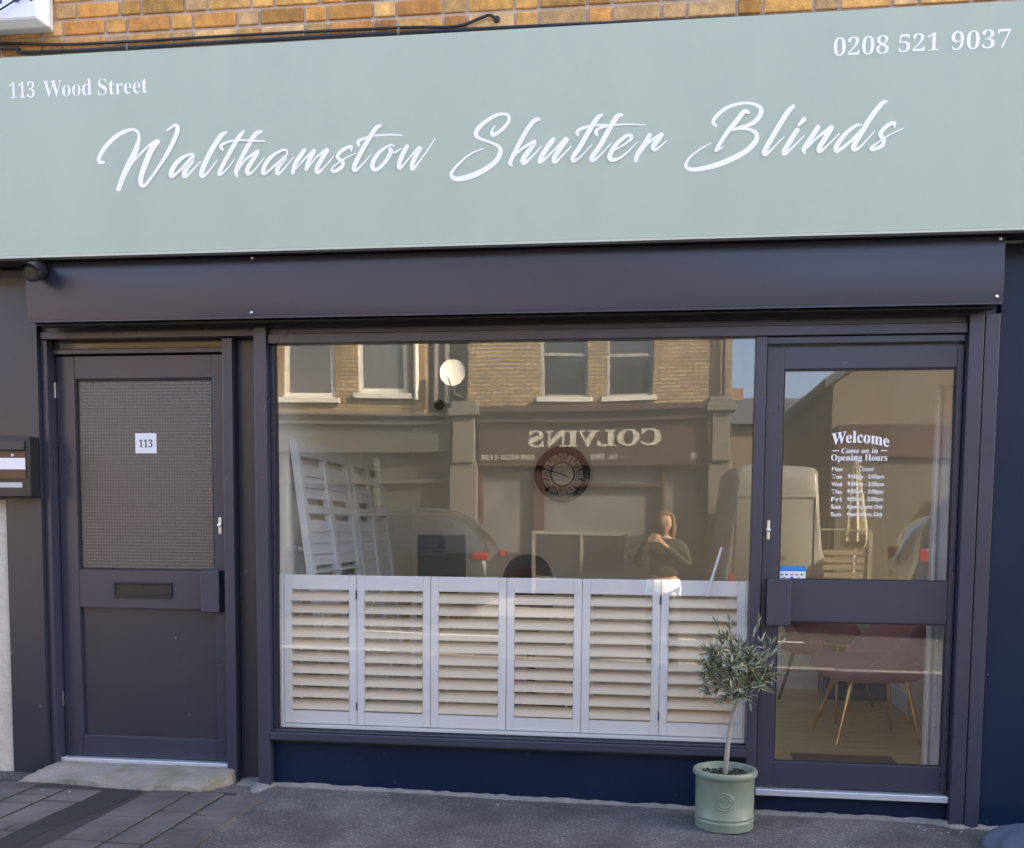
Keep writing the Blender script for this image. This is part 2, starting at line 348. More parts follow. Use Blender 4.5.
 [(0.555,3.139,0.0163),(0.532,3.115,0.0222),(0.494,3.054,0.0222),(0.453,2.983,0.0222),(0.439,2.954,0.021),(0.449,2.947,0.0152),(0.477,2.972,0.0082),(0.521,3.015,0.0047)],
 [(0.6,3.082,0.0215),(0.581,3.061,0.0139)],
 [(0.574,3.042,0.0202),(0.546,2.997,0.0215),(0.522,2.956,0.0202),(0.527,2.946,0.0164),(0.557,2.97,0.0088),(0.604,3.017,0.0051)],
 [(0.66,3.049,0.0202),(0.635,3.009,0.0215),(0.605,2.963,0.0202),(0.609,2.942,0.0076)],
 [(0.61,2.958,0.0063),(0.661,3.008,0.0114),(0.715,3.046,0.019)],
 [(0.716,3.044,0.0202),(0.687,2.997,0.0227),(0.666,2.961,0.0202),(0.672,2.949,0.0164),(0.699,2.97,0.0088),(0.749,3.019,0.0051)],
 [(0.836,3.052,0.0088),(0.816,3.05,0.0126),(0.775,3.019,0.0177),(0.741,2.974,0.0215),(0.739,2.951,0.0202),(0.756,2.955,0.0139),(0.802,2.992,0.0126),(0.837,3.029,0.0139)],
 [(0.936,3.142,0.0101),(0.917,3.134,0.019),(0.876,3.082,0.0215),(0.837,3.016,0.0215),(0.809,2.966,0.0215),(0.815,2.951,0.0177),(0.839,2.965,0.0088),(0.892,3.023,0.0051)],
 [(0.972,3.037,0.0088),(0.969,3.054,0.0152),(0.94,3.041,0.0177),(0.916,3.013,0.0177),(0.922,2.998,0.0177),(0.931,2.982,0.0177),(0.922,2.961,0.0177),(0.887,2.948,0.0164),(0.879,2.955,0.0114),(0.901,2.972,0.0076),(0.951,3.004,0.0063),(1.008,3.029,0.0044)],
]
# ------------------------------------------------------------------ material palette
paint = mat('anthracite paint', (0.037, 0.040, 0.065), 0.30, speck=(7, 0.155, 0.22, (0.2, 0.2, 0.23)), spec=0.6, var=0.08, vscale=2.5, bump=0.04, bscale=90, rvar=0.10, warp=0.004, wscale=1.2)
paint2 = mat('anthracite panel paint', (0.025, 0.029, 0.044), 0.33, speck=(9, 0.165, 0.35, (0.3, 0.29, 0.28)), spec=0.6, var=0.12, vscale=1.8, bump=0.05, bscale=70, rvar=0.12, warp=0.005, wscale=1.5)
navy = mat('navy plinth paint', (0.003, 0.011, 0.040), 0.40, spec=0.3, var=0.2, vscale=3, bump=0.10, bscale=40, rvar=0.1, speck=(11, 0.185, 0.30, (0.07, 0.075, 0.09)))
boxpaint = mat('roller box paint', (0.030, 0.031, 0.052), 0.30, var=0.08, vscale=1.5, bump=0.02, bscale=60, rvar=0.06, warp=0.012, wscale=0.9, spec=0.6)
gasket = mat('black rubber', (0.012, 0.012, 0.014), 0.6)
black = mat('black plastic', (0.015, 0.016, 0.02), 0.35, bump=0.05)
steel = mat('brushed steel', (0.62, 0.65, 0.70), 0.3, metal=1.0, var=0.08)
alu = mat('aluminium threshold', (0.66, 0.72, 0.82), 0.38, metal=0.7, var=0.1, vscale=14, bump=0.1)
sage = mat('sage sign panel', (0.423, 0.487, 0.385), 0.55, var=0.05, vscale=3.0, bump=0.03, bscale=120, warp=0.004, wscale=0.9, speck=(3.1, 0.125, 0.35, (0.30, 0.33, 0.27)))
sagetrim = mat('sage sign edge', (0.52, 0.56, 0.47), 0.4, var=0.03)
_t = sage.node_tree; _mp = _t.nodes.new('ShaderNodeMapping'); _mp.inputs['Scale'].default_value = (1.6, 1, 0.22)      # faint rain streaks
_n = [n for n in _t.nodes if n.type == 'TEX_NOISE'][0]; _tc = [n for n in _t.nodes if n.type == 'TEX_COORD'][0]
_t.links.new(_tc.outputs['Object'], _mp.inputs[0]); _t.links.new(_mp.outputs[0], _n.inputs['Vector'])
letterw = mat('white vinyl lettering', (0.93, 0.93, 0.93), 0.45, var=0.02)
concrete = mat('worn concrete', (0.25, 0.23, 0.20), 0.92, var=0.35, vscale=9, bump=0.9, bscale=45)
cement = mat('cement fillet', (0.21, 0.20, 0.185), 0.95, var=0.3, vscale=20, bump=0.8, bscale=70)
cream = mat('cream render', (0.55, 0.50, 0.42), 0.9, var=0.25, vscale=12, bump=0.8, bscale=40)
white = mat('white satin paint', (0.86, 0.86, 0.86), 0.35, var=0.02, bump=0.02)
louvre_m = mat('warm lit white louvre', (0.79, 0.665, 0.495), 0.35, var=0.03, vscale=9, bump=0.02)  # white slats; the warm beige light on them is put into this colour
wallw = mat('white interior wall', (0.84, 0.82, 0.76), 0.8, var=0.04, bump=0.05)
ceil_m = mat('ceiling paint', (0.80, 0.78, 0.73), 0.85, var=0.04)
paper = mat('white paper', (0.82, 0.82, 0.84), 0.6, var=0.02)
ink = mat('black ink', (0.02, 0.02, 0.025), 0.5)
brass = mat('brass', (0.80, 0.52, 0.20), 0.25, metal=1.0, var=0.08)
mauve = mat('mauve velvet', (0.38, 0.16, 0.145), 0.75, var=0.16, vscale=14, bump=0.15, bscale=200)
pane_m = glass_mat('shop window glass', 0.075, tint=(0.99, 0.995, 0.99), warp=0.0016)
door_pane_m = glass_mat('door glass', 0.075, tint=(0.99, 0.995, 0.99), warp=0.0012)

def vcol_brick():
    m = mat('stock brick', (0.5, 0.3, 0.13), 0.92, var=0.25, vscale=22, bump=0.6, bscale=110)
    t = m.node_tree; a = t.nodes.new('ShaderNodeAttribute'); a.attribute_name = 'brick_tone'
    mx = t.nodes.new('ShaderNodeMix'); mx.data_type = 'RGBA'; mx.blend_type = 'MULTIPLY'; mx.inputs[0].default_value = 1
    nz = [n for n in t.nodes if n.type == 'TEX_NOISE'][0]
    mr = t.nodes.new('ShaderNodeMapRange'); mr.inputs[1].default_value = 0.3; mr.inputs[2].default_value = 0.7; mr.inputs[3].default_value = 0.72; mr.inputs[4].default_value = 1.2
    t.links.new(nz.outputs[0], mr.inputs[0]); t.links.new(a.outputs['Color'], mx.inputs[6]); t.links.new(mr.outputs[0], mx.inputs[7])
    t.links.new(mx.outputs[2], t.nodes['Principled BSDF'].inputs['Base Color'])
    return m
brickv = vcol_brick()
mortar_m = mat('lime mortar', (0.50, 0.41, 0.34), 0.95, var=0.2, vscale=30, bump=0.6, bscale=90)
stock = brick_mat('yellow stock brick', (0.50, 0.34, 0.15), (0.34, 0.20, 0.085), (0.17, 0.14, 0.11), ms=0.016)
redbrick = brick_mat('red brick', (0.36, 0.14, 0.07), (0.28, 0.11, 0.06), (0.3, 0.26, 0.2))
slate = mat('slate roof', (0.07, 0.07, 0.08), 0.7, var=0.3, vscale=5, bump=0.4, bscale=20)

# ------------------------------------------------------------------ ground
def gz(x): return -0.0143 * (max(-4.0, min(2.2, x)) - 1.4)

def asphalt_mat(name, col, stone):
    m = mat(name, col, 0.93, var=0.55, vscale=75, bump=1.0, bscale=120)
    t = m.node_tree; p = t.nodes['Principled BSDF']; src = p.inputs['Base Color'].links[0].from_socket
    tc = t.nodes.new('ShaderNodeTexCoord'); v = t.nodes.new('ShaderNodeTexVoronoi'); v.inputs['Scale'].default_value = 95
    t.links.new(tc.outputs['Object'], v.inputs['Vector'])
    cr_ = t.nodes.new('ShaderNodeSeparateColor'); t.links.new(v.outputs['Color'], cr_.inputs[0])
    gt = t.nodes.new('ShaderNodeMath'); gt.operation = 'GREATER_THAN'; gt.inputs[1].default_value = 0.80; t.links.new(cr_.outputs[0], gt.inputs[0])
    lt = t.nodes.new('ShaderNodeMath'); lt.operation = 'LESS_THAN'; lt.inputs[1].default_value = 0.45; t.links.new(v.outputs['Distance'], lt.inputs[0])
    mu = t.nodes.new('ShaderNodeMath'); mu.operation = 'MULTIPLY'; t.links.new(gt.outputs[0], mu.inputs[0]); t.links.new(lt.outputs[0], mu.inputs[1])
    m2 = t.nodes.new('ShaderNodeMath'); m2.operation = 'MULTIPLY'; m2.inputs[1].default_value = 0.55; t.links.new(mu.outputs[0], m2.inputs[0])
    mx = t.nodes.new('ShaderNodeMix'); mx.data_type = 'RGBA'; t.links.new(m2.outputs[0], mx.inputs[0]); t.links.new(src, mx.inputs[6]); mx.inputs[7].default_value = stone + (1,)
    t.links.new(mx.outputs[2], p.inputs['Base Color'])
    return m
asphalt = asphalt_mat('pavement asphalt', (0.104, 0.096, 0.097), (0.30, 0.28, 0.28))
def stains(m):
    """trodden gum, spills and old patches in the pavement surface"""
    t = m.node_tree; L = t.links; p = t.nodes['Principled BSDF']; src = p.inputs['Base Color'].links[0].from_socket
    tc = t.nodes.new('ShaderNodeTexCoord')
    v = t.nodes.new('ShaderNodeTexVoronoi'); v.inputs['Scale'].default_value = 5.5; L.new(tc.outputs['Object'], v.inputs['Vector'])
    r = t.nodes.new('ShaderNodeMapRange'); r.inputs[1].default_value = 0.085; r.inputs[2].default_value = 0.06; r.inputs[3].default_value = 0; r.inputs[4].default_value = 0.6; L.new(v.outputs['Distance'], r.inputs[0])
    a = t.nodes.new('ShaderNodeMix'); a.data_type = 'RGBA'; L.new(r.outputs[0], a.inputs[0]); L.new(src, a.inputs[6]); a.inputs[7].default_value = (0.17, 0.16, 0.15, 1)
    n = t.nodes.new('ShaderNodeTexNoise'); n.inputs['Scale'].default_value = 1.7; n.inputs['Detail'].default_value = 7; n.inputs['Roughness'].default_value = 0.65; L.new(tc.outputs['Object'], n.inputs['Vector'])
    r2 = t.nodes.new('ShaderNodeMapRange'); r2.inputs[1].default_value = 0.40; r2.inputs[2].default_value = 0.62; r2.inputs[3].default_value = 0.62; r2.inputs[4].default_value = 1.28; L.new(n.outputs[0], r2.inputs[0])
    b = t.nodes.new('ShaderNodeMix'); b.data_type = 'RGBA'; b.blend_type = 'MULTIPLY'; b.inputs[0].default_value = 1; L.new(a.outputs[2], b.inputs[6]); L.new(r2.outputs[0], b.inputs[7])
    L.new(b.outputs[2], p.inputs['Base Color'])
stains(asphalt)
road_m = asphalt_mat('road asphalt', (0.06, 0.06, 0.062), (0.16, 0.15, 0.15))
flag = mat('concrete paving', (0.095, 0.086, 0.082), 0.92, var=0.35, vscale=7, bump=0.7, bscale=80)
flag2 = mat('far paving', (0.24, 0.22, 0.2), 0.9, var=0.2, vscale=4, bump=0.4, bscale=50)
tar = mat('tar trench fill', (0.022, 0.021, 0.022), 0.8, var=0.3, vscale=18, bump=0.9, bscale=90)
kerb_m = mat('granite kerb', (0.3, 0.29, 0.28), 0.85, var=0.2, vscale=25, bump=0.4, bscale=60)

bm = bmesh.new()
xs = [-60, -12, -8] + [-4 + 0.1 * i for i in range(63)] + [6, 12, 60]
ys = [0.35, 0.0] + [-0.06 * i for i in range(1, 25)] + [-2, -3, -4, -5.25]
rnd = random.Random(3)
gr = [[bm.verts.new((x, y, gz(x) + (rnd.uniform(-0.0025, 0.0025) if -4 < x < 2.3 and -1.5 < y < -0.02 else 0))) for x in xs] for y in ys]
for a, b in zip(gr, gr[1:]):
    for i in range(len(xs) - 1): bm.faces.new((a[i], b[i], b[i + 1], a[i + 1]))
struct('pavement', bm, asphalt, True)
bm = bmesh.new()
for xx in range(-40, 40): box(bm, xx * 0.9 + 0.004, xx * 0.9 + 0.896, -5.40, -5.252, -0.3, gz(xx * 0.9 + 0.45) + 0.002, bev=0.012)
struct('kerb', bm, kerb_m)
bm = bmesh.new(); box(bm, -60, 60, -12.1, -5.41, -0.4, -0.12); struct('road', bm, road_m)
bm = bmesh.new()
for xx in range(-24, 24): box(bm, xx * 0.9 + 0.004, xx * 0.9 + 0.896, -12.25, -12.102, -0.3, 0.003, bev=0.012)
struct('far_kerb', bm, kerb_m)
bm = bmesh.new()
for i in range(-26, 26):
    for j in range(5): box(bm, i * 0.7 + 0.004, i * 0.7 + 0.696, -15.3 + j * 0.61 + 0.004, -15.3 + j * 0.61 + 0.606, -0.2, 0.0, bev=0.004)
struct('far_pavement', bm, flag2)
bm = bmesh.new(); box(bm, -350, 350, -350, 350, -0.6, -0.42); struct('ground', bm, mat('open ground', (0.12, 0.11, 0.09), 0.95, var=0.3, vscale=0.2))
# white give-way line on the road
bm = bmesh.new()
for i in range(-9, 9): box(bm, i * 4.0, i * 4.0 + 2.0, -8.85, -8.75, -0.119, -0.1155)
struct('road_marking', bm, mat('road paint', (0.7, 0.7, 0.68), 0.7, var=0.15, vscale=20))

# old paving blocks at the left-hand door
bm = bmesh.new(); rnd = random.Random(11)
x = -3.75
while x < -2.0:
    wd = rnd.choice((0.17, 0.19, 0.21)); y = -0.20 - rnd.uniform(0, 0.12)
    if not (-2.62 < x + wd / 2 < -2.45):
        while y > -1.5:
            ln = rnd.choice((0.22, 0.34, 0.45)) * (0.6 if x < -2.9 else 1)
            dz = rnd.uniform(0.001, 0.006); zc = gz(x + wd / 2)
            box(bm, x + 0.007, x + wd - 0.007, y - ln + 0.007, y - 0.007, zc - 0.05, zc + dz + 0.004, bev=0.005)
            y -= ln
    x += wd
struct('paving_blocks', bm, flag)
bm = bmesh.new(); q = [bm.verts.new((px, py, gz(px) + 0.0035)) for px, py in ((-3.76, -0.2), (-1.97, -0.2), (-1.97, -1.5), (-3.76, -1.5))]; bm.faces.new(q); struct('joint_sand', bm, mat('dark joint sand', (0.03, 0.027, 0.024), 0.95, var=0.3, vscale=40, bump=0.6))
bm = bmesh.new(); rnd = random.Random(5)
pts = [(-2.66, -1.5), (-2.70, -1.0), (-2.63, -0.7), (-2.58, -0.45), (-2.60, -0.24)]
pr = [(-2.44, -0.22), (-2.43, -0.5), (-2.47, -0.75), (-2.50, -1.0), (-2.46, -1.5)]
vs = [bm.verts.new((px, py, gz(px) + 0.006)) for px, py in pts + pr]
f = bm.faces.new(vs); g = bmesh.ops.extrude_face_region(bm, geom=[f])
bmesh.ops.translate(bm, vec=(0, 0, -0.03), verts=[e for e in g['geom'] if isinstance(e, bmesh.types.BMVert)])
struct('tar_trench', bm, tar)

stains(flag)
# ------------------------------------------------------------------ the shop building
XL, XR = -3.60, 2.10
shop = thing('shop_building', 'brick building with a dark grey shopfront of two doors and a wide window', 'building', (-0.8, 0, 0))
shop_loc = shop.location
# brickwork seen above the fascia: laid brick by brick in Flemish bond
bm = bmesh.new(); cl = bm.loops.layers.color.new('brick_tone'); rnd = random.Random(21)
z = 3.375; row = 0
while z < 4.45:
    x = XL - rnd.uniform(0, 0.1) - (0.16 if row % 2 else 0); k = row
    while x < XR:
        ln = 0.205 if k % 2 else 0.098; k += 1
        n0 = len(bm.faces)
        dy = rnd.uniform(-0.002, 0.002)
        vs = box(bm, max(x, XL), min(x + ln, XR), -0.075 + dy, 0.0, z + rnd.uniform(-.001, .001), z + 0.064, bev=0.005)
        tone = rnd.choice(((.82, .62, .33), (.84, .64, .35), (.82, .59, .30), (.86, .68, .42), (.80, .61, .35), (.82, .66, .45), (.78, .55, .30)))
        s = rnd.uniform(0.82, 1.1)
        bm.faces.ensure_lookup_table()
        for f in bm.faces[n0:]:
            for lp in f.loops: lp[cl] = (tone[0] * s, tone[1] * s, tone[2] * s, 1)
        x += ln + 0.013
    z += 0.078; row += 1
part('brickwork', bm, brickv, shop)
bm = bmesh.new(); box(bm, XL + .002, XR - .002, -0.066, 0.23, 3.12, 4.46); part('mortar_bed', bm, mortar_m, shop)
bm = bmesh.new()
box(bm, XL, XR, -0.07, 1.55, 4.462, 6.6); box(bm, XL, XR, 0.232, 1.55, 3.13, 4.46)  # upper storey kept shallow so daylight reaches the added roof pane
box(bm, XL, XR, 3.26, 3.5, -0.3, 3.3)
part('wall', bm, stock, shop)
bm = bmesh.new(); prism(bm, [(-0.35, 6.6), (0.75, 7.2), (1.75, 6.6)], XL, XR, 'X'); part('roof', bm, slate, shop)
# flat-roofed back; the unseen frosted roof pane is added to brighten the room
B('flat_roof', slate, shop, (XL, -1.75, 1.552, 3.258, 3.13, 3.2), (1.55, XR, 1.552, 3.258, 3.13, 3.2), (-1.75, 1.55, 3.06, 3.258, 3.13, 3.2), (-1.75, 1.55, 1.552, 1.72, 3.13, 3.2), bev=0)
bm = bmesh.new(); box(bm, -1.75, 1.55, 1.72, 3.06, 3.15, 3.165)
frost = bpy.data.materials.new('frosted rooflight'); frost.use_nodes = True
_t = frost.node_tree; _t.nodes.remove(_t.nodes['Principled BSDF']); _d = _t.nodes.new('ShaderNodeBsdfTranslucent'); _d.inputs[0].default_value = (0.46, 0.51, 0.49, 1); _t.links.new(_d.outputs[0], _t.nodes['Material Output'].inputs[0])
part('added_rooflight', bm, frost, shop)
for wx in (-2.4, 0.0):
    B('window_sill', white, shop, (wx - 0.62, wx + 0.62, -0.16, -0.05, 4.62, 4.70))
    f = B('upper_window', white, shop, (wx - 0.55, wx - 0.49, -0.10, -0.068, 4.70, 6.0), (wx + 0.49, wx + 0.55, -0.10, -0.068, 4.70, 6.0), (wx - 0.49, wx + 0.49, -0.10, -0.068, 4.70, 4.77), (wx - 0.49, wx + 0.49, -0.10, -0.068, 5.93, 6.0), (wx - 0.49, wx + 0.49, -0.10, -0.068, 5.42, 5.48))
    bm = bmesh.new(); box(bm, wx - 0.49, wx + 0.49, -0.085, -0.072, 4.77, 5.93); part('pane', bm, mat('upper glass', (0.03, 0.035, 0.04), 0.04, spec=0.8), f)
# room
RX0, RX1, RY1, FZ, CZ = -1.93, 1.72, 3.2, 0.12, 3.06
B('interior_wall', wallw, shop, (RX0 - 0.1, RX0, 0.165, RY1, FZ, CZ), (RX1, RX1 + 0.1, 0.205, RY1, FZ, CZ), (RX0 - 0.1, RX1 + 0.1, RY1, RY1 + 0.055, FZ, CZ), bev=0)
B('skirting', white, shop, (RX0, RX1, RY1 - 0.018, RY1, FZ, FZ + 0.13), (RX1 - 0.018, RX1, 0.4, RY1 - 0.02, FZ, FZ + 0.13))
B('ceiling', ceil_m, shop, (XL, XR, 0.0, 1.72, CZ, CZ + 0.06), (XL, -1.75, 1.72, 3.25, CZ, CZ + 0.06), (1.55, XR, 1.72, 3.25, CZ, CZ + 0.06), (-1.75, 1.55, 3.06, 3.25, CZ, CZ + 0.06), bev=0)
woodm = mat('oak floor boards', (0.80, 0.56, 0.23), 0.42, var=0.25, vscale=3)
_t = woodm.node_tree; _mp = _t.nodes.new('ShaderNodeMapping'); _mp.inputs['Scale'].default_value = (1.2, 9, 1)
_n = [n for n in _t.nodes if n.type == 'TEX_NOISE'][0]; _tc = [n for n in _t.nodes if n.type == 'TEX_COORD'][0]
_t.links.new(_tc.outputs['Object'], _mp.inputs[0]); _t.links.new(_mp.outputs[0], _n.inputs['Vector'])
bm = bmesh.new(); rnd = random.Random(4)
y = 0.02
while y < RY1:
    x = RX0 - rnd.uniform(0, 1.0)
    while x < RX1:
        box(bm, max(x, RX0) + 0.001, min(x + 1.2, RX1) - 0.001, y + 0.001, min(y + 0.139, RY1) - 0.001, FZ - 0.03, FZ, bev=0.0015, seg=1); x += 1.2
    y += 0.14
part('wooden_floor', bm, woodm, shop)
B('floor_slab', concrete, shop, (XL, XR, 0.06, 3.25, -0.2, FZ - 0.03), bev=0)
# hallway behind the left-hand door
hall = mat('hallway wall', (0.30, 0.25, 0.2), 0.8)
B('hallway', hall, shop, (-3.12, -3.06, 0.15, 3.2, FZ - 0.03, CZ), (-2.12, RX0 - 0.1, 0.35, 3.2, FZ - 0.03, CZ), (-3.06, -2.12, 2.5, 2.56, FZ - 0.03, CZ), bev=0)

# pilasters
prof_l = [(XL, 1.47), (-3.25, 1.47), (-3.25, 0.0), (-3.06, 0.0), (-3.06, 2.60), (XL, 2.60)]
bm = bmesh.new(); prism(bm, prof_l, -0.04, 0.20); part('pilaster', bm, paint2, shop)
bm = bmesh.new(); box(bm, XL, -3.253, -0.032, 0.20, -0.05, 1.467, bev=0.004); part('rendered_pier', bm, cream, shop)
panel_sky = mat('sky tinted panel paint', (0.006, 0.017, 0.044), 0.30, spec=0.3, var=0.15, vscale=1.8, bump=0.05, bscale=70, rvar=0.10, warp=0.006, wscale=1.5, speck=(9, 0.15, 0.5, (0.25, 0.27, 0.3)))  # blue sky reflected in the dark paint is put into this base colour
B('pilaster', panel_sky, shop, (1.492, XR, -0.04, 0.20, -0.05, 2.60))
# head of the opening behind the roller box
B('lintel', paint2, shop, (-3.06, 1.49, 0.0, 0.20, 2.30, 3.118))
B('soffit', paint, shop, (-3.058, -1.93, -0.02, 0.16, 2.262, 2.298), bev=0.003)

# left-hand door with its frame
ldoor = B('door', paint, shop, (-3.022, -2.925, 0.06, 0.10, 0.143, 2.192), (-2.19, -2.133, 0.06, 0.10, 0.143, 2.192), (-2.925, -2.19, 0.06, 0.10, 2.077, 2.192), (-2.925, -2.19, 0.06, 0.10, 0.916, 1.112), (-2.925, -2.19, 0.06, 0.10, 0.143, 0.250), bev=0.003, label='dark grey panelled street door with textured glass')
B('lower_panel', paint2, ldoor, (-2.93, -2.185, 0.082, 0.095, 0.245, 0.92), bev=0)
reed = bpy.data.materials.new('reeded glass'); reed.use_nodes = True
_t = reed.node_tree; _p = _t.nodes['Principled BSDF']; _p.inputs['Base Color'].default_value = (0.095, 0.086, 0.082, 1); _p.inputs['Roughness'].default_value = 0.22; _p.inputs['Specular IOR Level'].default_value = 0.55; _p.inputs['IOR'].default_value = 1.55
_tc = _t.nodes.new('ShaderNodeTexCoord'); _s = _t.nodes.new('ShaderNodeSeparateXYZ'); _t.links.new(_tc.outputs['Object'], _s.inputs[0])
_h = None
for ax, fr in ((0, 2 * math.pi / 0.0150), (2, 2 * math.pi / 0.0165)):
    a = _t.nodes.new('ShaderNodeMath'); a.operation = 'MULTIPLY'; a.inputs[1].default_value = fr; _t.links.new(_s.outputs[ax], a.inputs[0])
    b = _t.nodes.new('ShaderNodeMath'); b.operation = 'SINE'; _t.links.new(a.outputs[0], b.inputs[0])
    if _h is None: _h = b
    else:
        c = _t.nodes.new('ShaderNodeMath'); c.operation = 'ADD'; _t.links.new(_h.outputs[0], c.inputs[0]); _t.links.new(b.outputs[0], c.inputs[1]); _h = c
_b = _t.nodes.new('ShaderNodeBump'); _b.inputs['Strength'].default_value = 1.0; _b.inputs['Distance'].default_value = 0.00036
_t.links.new(_h.outputs[0], _b.inputs['Height']); _t.links.new(_b.outputs[0], _p.inputs['Normal'])
bm = bmesh.new(); box(bm, -2.928, -2.187, 0.078, 0.086, 1.110, 2.080); part('textured_pane', bm, reed, ldoor)
B('gasket', gasket, ldoor, (-2.925, -2.915, 0.066, 0.0775, 1.112, 2.077), (-2.198, -2.19, 0.066, 0.0775, 1.112, 2.077), (-2.915, -2.198, 0.066, 0.0775, 2.069, 2.077), (-2.915, -2.198, 0.066, 0.0775, 1.112, 1.120), bev=0)
B('letter_plate', black, ldoor, (-2.732, -2.418, 0.050, 0.0595, 0.972, 0.984), (-2.732, -2.418, 0.050, 0.0595, 1.042, 1.053), (-2.732, -2.722, 0.050, 0.0595, 0.984, 1.042), (-2.428, -2.418, 0.050, 0.0595, 0.984, 1.042), (-2.722, -2.428, 0.056, 0.0595, 0.984, 1.042))
B('lock_cover', paint, ldoor, (-2.243, -2.147, 0.005, 0.0595, 0.908, 1.120), bev=0.004)
bm = bmesh.new(); lathe(bm, [(0.002, 0.0), (0.011, 0.0), (0.011, 0.012), (0.002, 0.014)], 16, M=Matrix.Translation((-2.158, 0.0595, 1.345)) @ Matrix.Rotation(R(90), 4, 'X')); box(bm, -2.166, -2.15, 0.055, 0.0595, 1.30, 1.385, bev=0.003)
part('cylinder_lock', bm, steel, ldoor)
B('hinge', steel, ldoor, (-3.026, -3.021, 0.045, 0.058, 1.98, 2.06))
B('hinge', steel, ldoor, (-3.026, -3.021, 0.045, 0.058, 0.40, 0.48))
lfr = B('door_frame', paint, shop, (-3.058, -3.026, -0.012, 0.16, 0.10, 2.26), (-2.112, -2.060, 0.0, 0.16, 0.03, 2.26), (-3.026, -2.112, 0.035, 0.12, 2.197, 2.222), bev=0.003)
bm = bmesh.new(); box(bm, -3.02, -2.115, 0.045, 0.055, 2.224, 2.260); part('fanlight', bm, mat('fanlight glass', (0.05, 0.04, 0.03), 0.08, spec=0.5, var=0.3, vscale=20), lfr)
B('threshold', alu, lfr, (-3.024, -2.114, 0.015, 0.12, 0.118, 0.139), bev=0.003)
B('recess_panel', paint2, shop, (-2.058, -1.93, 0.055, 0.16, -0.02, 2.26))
# steps of cement and concrete at the door
bm = bmesh.new(); rnd = random.Random(8)
NX, NY = 46, 14; top = []
for j in range(NY + 1):
    v = j / NY; ring = []; ve = min(1.0, j / (NY - 1) * 0.98)
    for i in range(NX + 1):
        u = min(1, max(0, (i - 1) / (NX - 2)))
        xa = -3.045 - 0.02 * ve - 0.035 * ve * ve; xb = -2.065 - 0.10 * ve * ve
        X = xa + (xb - xa) * u + rnd.uniform(-.004, .004)
        Y = 0.03 - 0.27 * ve + (0.02 * math.sin(u * 7) + rnd.uniform(-.006, .006)) * ve
        Z = 0.120 - 0.040 * ve ** 1.5 + 0.008 * math.sin(u * 13 + v * 4) * v + rnd.uniform(-.004, .004)
        if v == 1 or i in (0, NX): Z = gz(X) - 0.02
        elif i in (1, NX - 1): Z -= 0.008
        ring.append(bm.verts.new((X, Y, Z)))
    top.append(ring)
for a, b in zip(top, top[1:]):
    for i in range(NX): bm.faces.new((a[i], b[i], b[i + 1], a[i + 1]))
moss = concrete.copy(); moss.name = 'mossy concrete'
_t = moss.node_tree; _p = _t.nodes['Principled BSDF']; _src = _p.inputs['Base Color'].links[0].from_socket
_tc = _t.nodes.new('ShaderNodeTexCoord'); _n = _t.nodes.new('ShaderNodeTexNoise'); _n.inputs['Scale'].default_value = 5; _n.inputs['Detail'].default_value = 8; _t.links.new(_tc.outputs['Object'], _n.inputs['Vector'])
_r = _t.nodes.new('ShaderNodeMapRange'); _r.inputs[1].default_value = 0.50; _r.inputs[2].default_value = 0.80; _t.links.new(_n.outputs[0], _r.inputs[0])
_m = _t.nodes.new('ShaderNodeMix'); _m.data_type = 'RGBA'; _t.links.new(_r.outputs[0], _m.inputs[0]); _t.links.new(_src, _m.inputs[6]); _m.inputs[7].default_value = (0.13, 0.135, 0.055, 1); _t.links.new(_m.outputs[2], _p.inputs['Base Color'])
st = part('doorstep', bm, moss, None, True); tag(st, 'worn mossy concrete doorstep sloping from the left-hand door to the pavement', 'doorstep')

# big window
B('window_post', paint, shop, (-1.928, -1.867, -0.05, 0.10, -0.01, 2.30), bev=0.003)
win = B('window', paint, shop, (-1.866, 1.36, -0.03, 0.06, 2.222, 2.268), (-1.866, 1.36, -0.012, 0.06, 2.269, 2.298), (-1.866, -1.842, 0.0, 0.05, 0.337, 2.221), bev=0.003, label='wide fixed shop window in a dark grey metal frame')
B('sill', paint, win, (-1.866, 0.447, -0.055, 0.16, 0.288, 0.326), (-1.866, 0.447, -0.03, 0.16, 0.3265, 0.335), bev=0.003)
B('gasket', gasket, win, (-1.842, -1.834, -0.003, 0.012, 0.336, 2.221), (-1.834, 0.446, -0.003, 0.012, 0.336, 0.341), bev=0)
bm = bmesh.new(); box(bm, -1.838, 0.446, 0.001, 0.007, 0.338, 2.2215); part('glass_pane', bm, pane_m, win)
B('stall_riser', navy, shop, (-1.866, 0.45, 0.0, 0.16, -0.02, 0.287), bev=0.001)
bm = bmesh.new(); box(bm, -1.862, 0.45, -0.012, -0.002, 0.272, 0.287); part('drip_bead', bm, paint2, shop)

